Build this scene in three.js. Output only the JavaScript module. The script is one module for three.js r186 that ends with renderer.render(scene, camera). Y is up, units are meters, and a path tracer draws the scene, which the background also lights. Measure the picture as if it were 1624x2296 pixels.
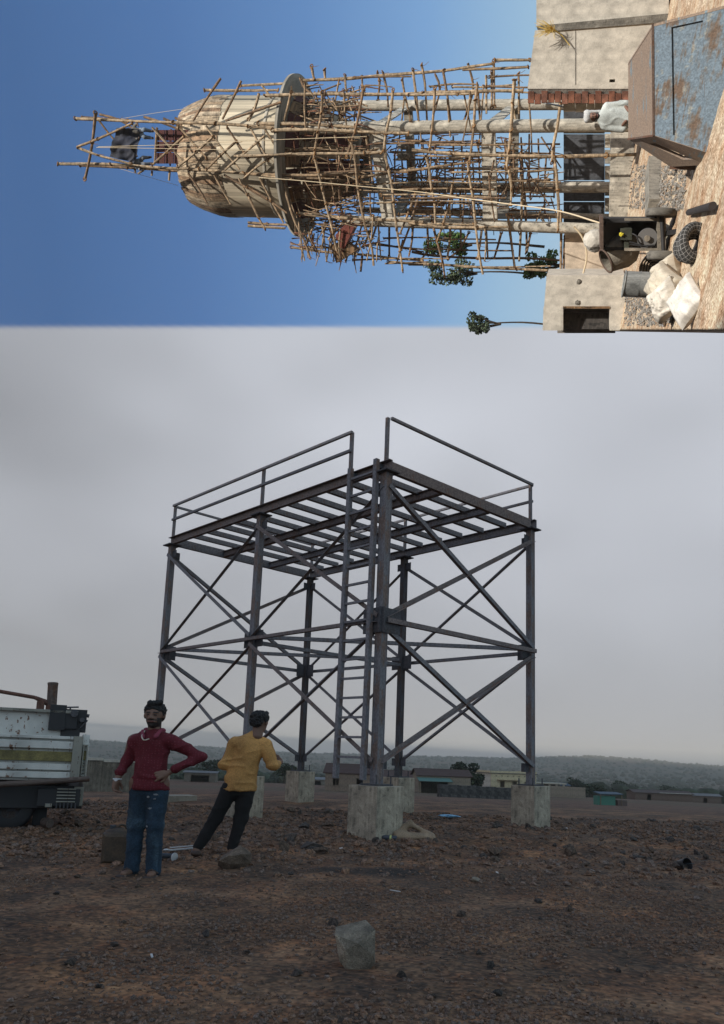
import * as THREE from 'three';
import { mergeGeometries, toCreasedNormals } from 'three/addons/utils/BufferGeometryUtils.js';
import { ConvexGeometry } from 'three/addons/geometries/ConvexGeometry.js';

// ---------- camera ----------
// the page is measured in units of 1624 x 2296; lens centre at (826,1400), focal length 1700 of these units
const W0 = 1624, H0 = 2296, FOC = 1700, CX = 826, CY = 1400;
const scene = new THREE.Scene();
const camera = new THREE.PerspectiveCamera(2 * Math.atan(H0 / 2 / FOC) * 180 / Math.PI, W0 / H0, 0.1, 9000);
camera.position.set(0, 1.3, 0);
camera.rotation.set(0.1723, 0, 0.0366, 'XYZ');
camera.setViewOffset(W0, H0, W0 / 2 - CX, H0 / 2 - CY, W0, H0);
camera.updateMatrixWorld(true);
const V = (x, y, z) => new THREE.Vector3(x, y, z);
const rayDir = (x, y) => V((x - CX) / FOC, -(y - CY) / FOC, -1).applyQuaternion(camera.quaternion);   // per metre of depth
const at = (x, y, d) => rayDir(x, y).multiplyScalar(d).add(camera.position);

// the hillside village built on its side: its own upright frame (UA = its up, ZA = towards the viewer, XA = its right hand)
const UA = V(-8500, CY - 250, -FOC).applyQuaternion(camera.quaternion).normalize();
const EYE_A = 1.7, SA = 1.3;   // the village's own unit in metres
const hitA = (x, y, Y) => { const r = rayDir(x, y); return r.multiplyScalar(SA * (Y - EYE_A) / UA.dot(r)).add(camera.position); };
const fwA = rayDir(900, 385); fwA.addScaledVector(UA, -UA.dot(fwA)).normalize();
const ZA = fwA.clone().negate(), XA = new THREE.Vector3().crossVectors(UA, ZA);
const OA = hitA(1412, 390, 0);
const QA = new THREE.Quaternion().setFromRotationMatrix(new THREE.Matrix4().makeBasis(XA, UA, ZA));
const toA = (w) => { const d = w.clone().sub(OA); return V(d.dot(XA), d.dot(UA), d.dot(ZA)).divideScalar(SA); };
const fromA = (p) => OA.clone().addScaledVector(XA, p.x * SA).addScaledVector(UA, p.y * SA).addScaledVector(ZA, p.z * SA);
const eyeA = toA(camera.position);
// picture position at a given distance in front of (off > 0) or behind the tower's plane -> village frame
const PA = (x, y, off) => { const r = rayDir(x, y); return toA(r.multiplyScalar(SA * (off - eyeA.z) / ZA.dot(r)).add(camera.position)); };
const GA = (x, y, Y = 0) => toA(hitA(x, y, Y));

// ---------- sun ----------
const elev = 50 * Math.PI / 180, azim = 34 * Math.PI / 180;
const sunDir = UA.clone().multiplyScalar(Math.sin(elev)).addScaledVector(ZA, Math.cos(elev) * Math.cos(azim)).addScaledVector(XA, Math.cos(elev) * Math.sin(azim)).normalize();
sunDir.y = Math.tan(1.3 * Math.PI / 180); sunDir.normalize();
const sun = new THREE.DirectionalLight(new THREE.Color().setRGB(1.0, 0.95, 0.88), 5);
sun.target.position.set(0, 8, -15); sun.position.copy(sunDir).multiplyScalar(220).add(sun.target.position);
sun.castShadow = true;
Object.assign(sun.shadow.camera, { left: -45, right: 45, top: 45, bottom: -45, near: 1, far: 500 });
sun.shadow.mapSize.set(4096, 4096); sun.shadow.bias = -0.0005;
scene.add(sun, sun.target);

// ---------- noise ----------
function rng(seed) { let a = seed >>> 0; return () => { a = (a + 0x6D2B79F5) | 0; let t = Math.imul(a ^ (a >>> 15), 1 | a); t = (t + Math.imul(t ^ (t >>> 7), 61 | t)) ^ t; return ((t ^ (t >>> 14)) >>> 0) / 4294967296; }; }
const h3 = (x, y, z) => { let n = Math.imul(x | 0, 374761393) ^ Math.imul(y | 0, 668265263) ^ Math.imul(z | 0, 2147483647 - 40503); n = Math.imul(n ^ (n >>> 13), 1274126177); return ((n ^ (n >>> 16)) >>> 0) / 4294967296; };
const sm = (t) => t * t * (3 - 2 * t), lerp = (a, b, t) => a + (b - a) * t, clamp = (x, a = 0, b = 1) => Math.min(b, Math.max(a, x)), sstep = (a, b, x) => sm(clamp((x - a) / (b - a)));
function n3(x, y, z) {
  const X = Math.floor(x), Y = Math.floor(y), Z = Math.floor(z), u = sm(x - X), v = sm(y - Y), w = sm(z - Z);
  const f = (i, j, k) => h3(X + i, Y + j, Z + k);
  return lerp(lerp(lerp(f(0, 0, 0), f(1, 0, 0), u), lerp(f(0, 1, 0), f(1, 1, 0), u), v), lerp(lerp(f(0, 0, 1), f(1, 0, 1), u), lerp(f(0, 1, 1), f(1, 1, 1), u), v), w);
}
const fbm = (x, y, z, o = 4) => { let s = 0, a = 0.5, t = 0; for (let i = 0; i < o; i++) { s += a * n3(x, y, z); t += a; a *= 0.5; x *= 2.03; y *= 2.03; z *= 2.03; } return s / t; };
// tiling noise for textures
function tn(u, v, p, q, seed) {
  const x = u * p, y = v * q, X = Math.floor(x), Y = Math.floor(y), a = sm(x - X), b = sm(y - Y), f = (i, j) => h3((X + i + p) % p, (Y + j + q) % q, seed);
  return lerp(lerp(f(0, 0), f(1, 0), a), lerp(f(0, 1), f(1, 1), a), b);
}
const tf = (u, v, p, q, o, seed) => { let s = 0, a = 0.5, t = 0; for (let i = 0; i < o; i++) { s += a * tn(u, v, p, q, seed + i * 17); t += a; a *= 0.55; p *= 2; q *= 2; } return s / t; };

// ---------- sky: a grey overcast bank ahead with a straight edge, clear blue air above it ----------
{
  const w = 2048, h = 1024, data = new Float32Array(w * h * 4);
  const edgeN = new THREE.Vector3().crossVectors(rayDir(1500, 733), rayDir(150, 733)).normalize(); if (edgeN.y < 0) edgeN.negate();
  const lin = (c) => c.map((x) => { x /= 255; return x <= 0.04045 ? x / 12.92 : ((x + 0.055) / 1.055) ** 2.4; });
  const blue = [[-90, [168, 196, 216]], [0, [166, 195, 217]], [4, [152, 187, 216]], [10, [122, 163, 209]], [17, [97, 138, 190]], [25, [76, 116, 170]], [34, [60, 100, 152]], [90, [46, 82, 132]]].map(([e, c]) => [e, lin(c)]);
  const grey = [[-90, [148, 153, 163]], [0, [149, 153, 161]], [7, [162, 166, 174]], [14, [180, 184, 193]], [26, [191, 195, 204]], [90, [195, 199, 208]]].map(([e, c]) => [e, lin(c)]);
  const ramp = (r, e) => { let i = 0; while (i < r.length - 2 && e > r[i + 1][0]) i++; const t = clamp((e - r[i][0]) / (r[i + 1][0] - r[i][0])); return r[i][1].map((c, k) => lerp(c, r[i + 1][1][k], t)); };
  const d = V(0, 0, 0);
  for (let j = 0; j < h; j++) for (let i = 0; i < w; i++) {
    const el = ((j + 0.5) / h - 0.5) * Math.PI, az = ((i + 0.5) / w - 0.5) * 2 * Math.PI;
    d.set(Math.cos(el) * Math.cos(az), Math.sin(el), Math.cos(el) * Math.sin(az));
    const s = sstep(-0.0022, 0.0022, d.dot(edgeN));
    const eA = Math.asin(clamp(d.dot(UA), -1, 1)) * 180 / Math.PI;
    const gl = Math.exp(-((Math.acos(clamp(d.dot(sunDir), -1, 1)) / 0.7) ** 2)); const b = ramp(blue, eA).map((c, k) => c + gl * [0.95, 0.82, 0.62][k]), g = ramp(grey, el * 180 / Math.PI);
    if (s > 0.999 && el > 0) { const k = (j * w + i) * 4; data[k] = b[0] / 1.35; data[k + 1] = b[1] / 1.35; data[k + 2] = b[2] / 1.35; data[k + 3] = 1; continue; }
    const m = el < 0 ? 1 : 1 + (fbm(d.x * 2.6 + 7, d.y * 5 + 3, d.z * 2.6, 3) - 0.5) * 0.62 + (fbm(d.x * 7 + 1, d.y * 12, d.z * 7 + 9, 2) - 0.5) * 0.14 + 0.36 * clamp(d.x, -0.45, 0.45);
    const k = (j * w + i) * 4;
    for (let c = 0; c < 3; c++) data[k + c] = lerp(g[c] * m, b[c], s) / 1.35;
    data[k + 3] = 1;
  }
  const sky = new THREE.DataTexture(data, w, h, THREE.RGBAFormat, THREE.FloatType);
  sky.mapping = THREE.EquirectangularReflectionMapping; sky.magFilter = sky.minFilter = THREE.LinearFilter; sky.needsUpdate = true;
  scene.background = sky; scene.environment = sky;
}
const renderer = new THREE.WebGLRenderer({ antialias: true });
renderer.setSize(724, 1024);
renderer.toneMapping = THREE.LinearToneMapping;
renderer.toneMappingExposure = 1.35;
renderer.shadowMap.enabled = true;
scene.fog = new THREE.FogExp2(0xd2cabd, 0.00034);

// ---------- textures (they multiply a material's colour) ----------
function tex(size, fn, rep = 1) {
  const [w, h] = Array.isArray(size) ? size : [size, size], d = new Uint8Array(w * h * 4);
  for (let j = 0; j < h; j++) for (let i = 0; i < w; i++) { const c = fn((i + 0.5) / w, (j + 0.5) / h), k = (j * w + i) * 4; for (let n = 0; n < 3; n++) d[k + n] = clamp(Array.isArray(c) ? c[n] : c) * 255; d[k + 3] = 255; }
  const t = new THREE.DataTexture(d, w, h); t.wrapS = t.wrapT = THREE.RepeatWrapping; t.magFilter = THREE.LinearFilter; t.minFilter = THREE.LinearMipmapLinearFilter; t.generateMipmaps = true;
  t.repeat.set(rep, rep); t.needsUpdate = true; return t;
}
const col = (t) => { t.colorSpace = THREE.SRGBColorSpace; return t; };
const mix3 = (a, b, t) => a.map((x, i) => lerp(x, b[i], t));
const T = {};
T.mottle = col(tex(512, (u, v) => 0.62 + 0.5 * (tf(u, v, 4, 4, 6, 3) - 0.5) * 1.5 + 0.2 * (tf(u, v, 64, 64, 2, 9) - 0.3)));
T.grain = tex(512, (u, v) => tf(u, v, 24, 24, 5, 21));
T.pits = tex(512, (u, v) => { const a = tf(u, v, 90, 90, 3, 5); return 0.6 * tf(u, v, 12, 12, 4, 8) + 0.4 * a; });
T.soil = col(tex(512, (u, v) => { const a = tf(u, v, 6, 6, 6, 31), b = tf(u, v, 90, 90, 3, 37), c = tf(u, v, 14, 14, 4, 41), e = tf(u, v, 3, 3, 4, 47); const k = 0.42 + 0.7 * (a - 0.5) + 0.75 * (b - 0.5) + 0.2; const warm = clamp((c - 0.42) * 3), pale = clamp((e - 0.55) * 4); return mix3(mix3([0.66, 0.60, 0.54], [0.74, 0.58, 0.47], warm * 0.6), [0.78, 0.68, 0.55], pale * 0.4).map((x) => x * k * 1.5); }));
T.soilBump = tex(512, (u, v) => 0.5 * tf(u, v, 110, 110, 3, 37) + 0.5 * tf(u, v, 14, 14, 5, 31));
T.dirt = col(tex(512, (u, v) => { const a = tf(u, v, 5, 5, 6, 61), b = tf(u, v, 120, 120, 2, 67), c = tf(u, v, 10, 10, 4, 71); const st = b > 0.62 ? 0.22 : b < 0.36 ? -0.2 : 0; return mix3([0.84, 0.75, 0.64], [0.72, 0.58, 0.45], clamp((c - 0.4) * 3)).map((x) => x * (1.04 + 0.4 * (a - 0.5)) + st * 0.8); }));
T.wood = col(tex([256, 512], (u, v) => { const a = tf(u, v, 3, 24, 4, 81), b = tf(u, v, 2, 90, 3, 83), c = tf(u, v, 9, 5, 3, 87); const k = 0.74 + 0.5 * (a - 0.5) + 0.35 * (b - 0.5) - (c > 0.63 ? 0.25 : 0); return [k * 1.0, k * 0.93, k * 0.83]; }));
T.rust = col(tex(512, (u, v) => { const a = tf(u, v, 5, 5, 6, 91), b = tf(u, v, 40, 40, 3, 95), s = tf(u, v, 30, 3, 4, 97); const r = sstep(0.5, 0.62, a * 0.75 + s * 0.25); return mix3([0.70, 0.71, 0.74], [0.70, 0.62, 0.58], r).map((x) => x * (0.82 + 0.4 * (b - 0.5))); }));
T.bluePaint = col(tex(512, (u, v) => { const a = tf(u, v, 4, 4, 6, 101), s = tf(u, v, 4, 40, 4, 103), b = tf(u, v, 60, 60, 3, 107); const r = sstep(0.5, 0.66, a * 0.7 + s * 0.3), p = sstep(0.66, 0.8, tf(u, v, 9, 9, 4, 109)); return mix3(mix3([0.52, 0.59, 0.64], [0.50, 0.40, 0.32], r), [0.74, 0.72, 0.66], p * 0.7).map((x) => x * (0.86 + 0.4 * (b - 0.5))); }));
T.topRust = col(tex(512, (u, v) => { const a = tf(u, v, 3, 26, 6, 111), b = tf(u, v, 70, 70, 3, 117), c = tf(u, v, 3, 5, 4, 119); return mix3([0.68, 0.60, 0.53], [0.56, 0.66, 0.72], sstep(0.56, 0.68, a * 0.6 + c * 0.4)).map((x) => x * (0.85 + 0.35 * (b - 0.5))); }));
T.plaster = col(tex(512, (u, v) => { const a = tf(u, v, 4, 4, 6, 121), s = tf(u, v, 9, 3, 5, 123), b = tf(u, v, 80, 80, 3, 127), e = sstep(0.6, 0.7, tf(u, v, 16, 16, 4, 129)); const k = 0.85 + 0.24 * (a - 0.5) + 0.2 * (s - 0.5) + 0.12 * (b - 0.5) - e * 0.04; return [k, k * 0.975, k * 0.93]; }));
T.concrete = col(tex(512, (u, v) => { const a = tf(u, v, 5, 5, 6, 131), s = tf(u, v, 22, 2, 5, 133), b = tf(u, v, 90, 90, 3, 137), e = sstep(0.64, 0.74, tf(u, v, 12, 12, 4, 139)); const k = 0.76 + 0.45 * (a - 0.5) + 0.3 * (s - 0.5) + 0.2 * (b - 0.5) - e * 0.12; return [k, k * 0.985, k * 0.95]; }));
T.tank = col(tex([768, 256], (u, v) => { const st = Math.floor(u * 96), f = u * 96 - st, j = h3(st, 3, 5), s = tf(u, v, 96, 4, 3, 143), a = tf(u, v, 10, 6, 5, 145); const r = sstep(0.5, 0.62, tf(u, v, 24, 3, 4, 147)) * sstep(0.6, 0.92, v + 0.25 * (j - 0.5)); const e = sstep(0.55, 0.7, tf(u, v, 14, 5, 4, 149)); const k = (0.8 + 0.16 * (j - 0.5) + 0.55 * (a - 0.5) + 0.2 * (s - 0.5) - 0.14 * e) * (f < 0.1 ? 0.86 : 1); return mix3([k, k * 0.96, k * 0.88], [k * 0.86, k * 0.6, k * 0.4], r * 0.85); }));
T.shirt = col(tex(512, (u, v) => { const n = 26, x = u * n, y = v * n, X = Math.floor(x), Y = Math.floor(y), a = h3(X, Y, 151), fx = x - X - 0.5 + 0.3 * (h3(X, Y, 5) - 0.5), fy = y - Y - 0.5 + 0.3 * (h3(X, Y, 6) - 0.5); const d = Math.abs(fx) + Math.abs(fy); const on = d < 0.2 + 0.12 * h3(X, Y, 8) && a > 0.35 ? 1 : 0, w = tf(u, v, 120, 120, 2, 153); return mix3([0.62, 0.12, 0.2], [0.76, 0.38, 0.42], on * 0.75).map((c) => c * (0.85 + 0.3 * (w - 0.5))); }));
T.denim = col(tex(512, (u, v) => { const w = tf(u, v, 160, 160, 2, 161), a = tf(u, v, 6, 3, 5, 163), f = sstep(0.6, 0.75, tf(u, v, 7, 4, 4, 167)); return mix3([0.30, 0.42, 0.52], [0.50, 0.60, 0.66], f * 0.6).map((c) => c * (0.75 + 0.5 * (w - 0.5) + 0.6 * (a - 0.5) + 0.15)); }));
T.cloth = col(tex(512, (u, v) => { const w = tf(u, v, 170, 170, 2, 171), a = tf(u, v, 5, 5, 5, 173); return 0.82 + 0.3 * (w - 0.5) + 0.3 * (a - 0.5); }));
T.check = col(tex(512, (u, v) => { const n = 12, f = (t) => { const x = (t * n) % 1; return x < 0.12 ? 1 : 0; }; const g = Math.max(f(u), f(v)), w = tf(u, v, 90, 90, 3, 181); return (0.30 + g * 0.5) * (0.8 + 0.5 * (w - 0.5)); }));
T.truckPaint = col(tex(512, (u, v) => { const a = tf(u, v, 3, 3, 5, 191), b = tf(u, v, 20, 20, 4, 193), s = tf(u, v, 40, 3, 4, 197); const r = sstep(0.62, 0.7, b * 0.6 + s * 0.4), k = 0.84 + 0.3 * (a - 0.5); return mix3([k, k, k * 0.98], [0.42, 0.27, 0.19], r * 0.85); }));
T.leafy = col(tex(256, (u, v) => 0.7 + 0.9 * (tf(u, v, 6, 6, 5, 201) - 0.5)));

const mats = {};
function M(key, o) {
  if (mats[key]) return mats[key];
  const { c = [0.5, 0.5, 0.5], srgb, rough = 0.9, metal = 0, ...rest } = o;
  const m = new THREE.MeshStandardMaterial({ roughness: rough, metalness: metal, ...rest });
  if (srgb !== undefined) m.color.set(srgb); else m.color.setRGB(...c);
  m.name = key; return (mats[key] = m);
}

// ---------- geometry helpers ----------
function boxUV(g, s = 1) {   // texture coordinates in metres on the side each face points to
  if (g.index) g = g.toNonIndexed();
  const p = g.attributes.position, n = p.count, uv = new Float32Array(n * 2), a = V(), b = V(), c = V(), q = V();
  for (let i = 0; i < n; i += 3) {
    a.fromBufferAttribute(p, i); b.fromBufferAttribute(p, i + 1); c.fromBufferAttribute(p, i + 2);
    q.copy(b).sub(a).cross(c.clone().sub(a)); const x = Math.abs(q.x), y = Math.abs(q.y), z = Math.abs(q.z);
    for (let k = 0; k < 3; k++) { const t = [a, b, c][k]; const [u, v] = x >= y && x >= z ? [t.z, t.y] : y >= z ? [t.x, t.z] : [t.x, t.y]; uv[(i + k) * 2] = u * s; uv[(i + k) * 2 + 1] = v * s; }
  }
  g.setAttribute('uv', new THREE.BufferAttribute(uv, 2)); return g;
}
const clean = (g) => { if (g.index) g = g.toNonIndexed(); for (const k of Object.keys(g.attributes)) if (!['position', 'normal', 'uv', 'color'].includes(k)) g.deleteAttribute(k); if (!g.attributes.normal) g.computeVertexNormals(); if (!g.attributes.uv) boxUV(g); return g; };
const join = (l) => (Array.isArray(l) ? (l.length === 1 ? clean(l[0]) : mergeGeometries(l.map(clean))) : l);
function obj(name, geo, mat, parent) {
  const g = join(geo), m = new THREE.Mesh(g, mat); m.name = name; m.castShadow = m.receiveShadow = true; (parent || scene).add(m); return m;
}
const taken = {};
const numbered = (n) => { const k = (taken[n] = (taken[n] ?? -1) + 1); return k ? `${n}_${String(k).padStart(3, '0')}` : n; };
function tag(o, label, category, group, kind) { if (label) o.userData.label = label; if (category) o.userData.category = category; if (group) o.userData.group = group; if (kind) o.userData.kind = kind; return o; }
function thing(name, label, category, pos, turn = 0, group) { const o = new THREE.Group(); o.name = numbered(name); o.position.copy(pos || V(0, 0, 0)); o.rotation.y = turn; scene.add(o); return tag(o, label, category, group); }
// a thing of the sideways village: base point in the village frame; its parts are given in the village frame too and moved to the base
function thingA(name, label, category, base, group) { const o = new THREE.Group(); o.name = numbered(name); o.position.copy(fromA(base)); o.quaternion.copy(QA); o.scale.setScalar(SA); scene.add(o); o.userBase = base; return tag(o, label, category, group); }
function partA(t, name, geo, mat, parent) { const g = join(geo); g.translate(-t.userBase.x, -t.userBase.y, -t.userBase.z); return obj(name, g, mat, parent || t); }
function soloA(name, label, category, base, geo, mat, group) { const g = join(geo); g.translate(-base.x, -base.y, -base.z); const m = obj(numbered(name), g, mat); m.position.copy(fromA(base)); m.quaternion.copy(QA); m.scale.setScalar(SA); return tag(m, label, category, group); }
const struct = (o) => tag(o, null, null, null, 'structure');

function bx(w, h, d, x = 0, y = 0, z = 0, ry = 0, rx = 0, rz = 0, bev = 0) {
  let g;
  if (bev > 0) { const s = new THREE.Shape(); const a = w / 2 - bev, b = h / 2 - bev; s.moveTo(-a, -b); s.lineTo(a, -b); s.lineTo(a, b); s.lineTo(-a, b); s.closePath(); g = new THREE.ExtrudeGeometry(s, { depth: Math.max(0.001, d - 2 * bev), bevelEnabled: true, bevelThickness: bev, bevelSize: bev, bevelSegments: 2 }); g.translate(0, 0, -Math.max(0.001, d - 2 * bev) / 2); }
  else g = new THREE.BoxGeometry(w, h, d);
  g = boxUV(g);
  if (rx) g.rotateX(rx); if (ry) g.rotateY(ry); if (rz) g.rotateZ(rz);
  return g.translate(x, y, z);
}
function frame(dir, up) { const z = dir.clone().normalize(); let x = new THREE.Vector3().crossVectors(up || V(0, 1, 0), z); if (x.lengthSq() < 1e-6) x.set(1, 0, 0); x.normalize(); const y = new THREE.Vector3().crossVectors(z, x); return new THREE.Matrix4().makeBasis(x, y, z); }
// a box bar from p to q: w across, h along up
function bar(p, q, w, h, up) { const L = p.distanceTo(q), g = boxUV(new THREE.BoxGeometry(w, h, L)); const m = frame(q.clone().sub(p), up); m.setPosition(p.clone().add(q).multiplyScalar(0.5)); return g.applyMatrix4(m); }
// rolled sections: 'I', 'L', 'C' from p to q
function section(kind, p, q, w, h, t, up) {
  const L = p.distanceTo(q), s = new THREE.Shape(), P = kind === 'I' ? [[-w, -h], [w, -h], [w, -h + t * 2], [t, -h + t * 2], [t, h - t * 2], [w, h - t * 2], [w, h], [-w, h], [-w, h - t * 2], [-t, h - t * 2], [-t, -h + t * 2], [-w, -h + t * 2]]
    : kind === 'L' ? [[-w, -h], [w, -h], [w, -h + t * 2], [-w + t * 2, -h + t * 2], [-w + t * 2, h], [-w, h]] : [[-w, -h], [w, -h], [w, -h + t * 2], [-w + t * 2, -h + t * 2], [-w + t * 2, h - t * 2], [w, h - t * 2], [w, h], [-w, h]];
  P.forEach(([x, y], i) => (i ? s.lineTo(x / 2, y / 2) : s.moveTo(x / 2, y / 2))); s.closePath();
  let g = new THREE.ExtrudeGeometry(s, { depth: L, bevelEnabled: false }); g = boxUV(g); const m = frame(q.clone().sub(p), up); m.setPosition(p); return g.applyMatrix4(m);
}
function cyl(p, q, r0, r1 = r0, n = 14, caps = true) { const L = p.distanceTo(q), g = new THREE.CylinderGeometry(r1, r0, L, n, 1, !caps); const uv = g.attributes.uv; for (let i = 0; i < uv.count; i++) uv.setXY(i, uv.getX(i) * 6.28 * r0, uv.getY(i) * L); g.rotateX(Math.PI / 2); const m = frame(q.clone().sub(p)); m.setPosition(p.clone().add(q).multiplyScalar(0.5)); return clean(g.applyMatrix4(m)); }
// a bent, tapering round stick through points
function stick(pts, r0, r1, seed, n = 7, per = 3, wob = 0.12) {
  const R = rng(seed), curve = new THREE.CatmullRomCurve3(pts, false, 'centripetal'), K = Math.max(2, (pts.length - 1) * per), pos = [], uv = [], idx = [], len = curve.getLength();
  const f = curve.computeFrenetFrames(K, false);
  for (let i = 0; i <= K; i++) {
    const c = curve.getPointAt(i / K), r = lerp(r0, r1, i / K) * (1 + wob * (R() - 0.5) * 2);
    for (let j = 0; j <= n; j++) { const a = j / n * Math.PI * 2, d = f.normals[i].clone().multiplyScalar(Math.cos(a)).addScaledVector(f.binormals[i], Math.sin(a)); pos.push(c.x + d.x * r, c.y + d.y * r, c.z + d.z * r); uv.push(j / n + seed * 0.37, i / K * len * 0.45 + seed * 0.21); }
  }
  for (let i = 0; i < K; i++) for (let j = 0; j < n; j++) { const a = i * (n + 1) + j, b = a + n + 1; idx.push(a, b, a + 1, a + 1, b, b + 1); }
  for (const e of [0, K]) { const b = pos.length / 3, c = curve.getPointAt(e / K); pos.push(c.x, c.y, c.z); uv.push(0.5, 0.5); for (let j = 0; j < n; j++) { const a = e * (n + 1) + j; e ? idx.push(b, a, a + 1) : idx.push(b, a + 1, a); } }
  const g = new THREE.BufferGeometry(); g.setAttribute('position', new THREE.Float32BufferAttribute(pos, 3)); g.setAttribute('uv', new THREE.Float32BufferAttribute(uv, 2)); g.setIndex(idx); g.computeVertexNormals(); return g;
}
// a slab whose front is the quad a,b,c,d and whose thickness is the vector t
function slab(a, b, c, d, t) {
  const e = [a, b, c, d], k = e.map((p) => p.clone().add(t)), pos = [], face = (p, q, r, s) => { for (const v of [p, q, r, p, r, s]) pos.push(v.x, v.y, v.z); };
  const nrm = b.clone().sub(a).cross(c.clone().sub(a)); const flip = nrm.dot(t) > 0;
  const F = flip ? (p, q, r, s) => face(s, r, q, p) : face;
  F(a, b, c, d); F(k[3], k[2], k[1], k[0]); for (let i = 0; i < 4; i++) { const j = (i + 1) % 4; F(e[j], e[i], k[i], k[j]); }
  const g = new THREE.BufferGeometry(); g.setAttribute('position', new THREE.Float32BufferAttribute(pos, 3)); g.computeVertexNormals(); return boxUV(g);
}
const lathe = (pts, n = 40) => clean(new THREE.LatheGeometry(pts.map(([r, y]) => new THREE.Vector2(r, y)), n));
function ball(r, det, sx, sy, sz, seed, amp, fr = 2) {   // an uneven lump
  const g = new THREE.IcosahedronGeometry(1, det), p = g.attributes.position; for (let i = 0; i < p.count; i++) { const x = p.getX(i), y = p.getY(i), z = p.getZ(i), k = r * (1 + amp * (fbm(x * fr + seed * 7.3, y * fr + 2.1, z * fr + seed, 3) - 0.5) * 2); p.setXYZ(i, x * k * sx, y * k * sy, z * k * sz); }
  g.deleteAttribute('normal'); g.computeVertexNormals(); return g;
}
function rock(r, seed, sx = 1, sy = 0.7, sz = 1, n = 14) {   // an angular stone
  const R = rng(seed * 977 + 5), pts = []; for (let i = 0; i < n; i++) { const y = R() * 2 - 1, a = R() * 6.283, q = Math.sqrt(1 - y * y), k = r * (0.82 + 0.25 * R()); pts.push(V(Math.cos(a) * q * k * sx, y * k * sy, Math.sin(a) * q * k * sz)); }
  return boxUV(new ConvexGeometry(pts), 1.3);
}
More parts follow.
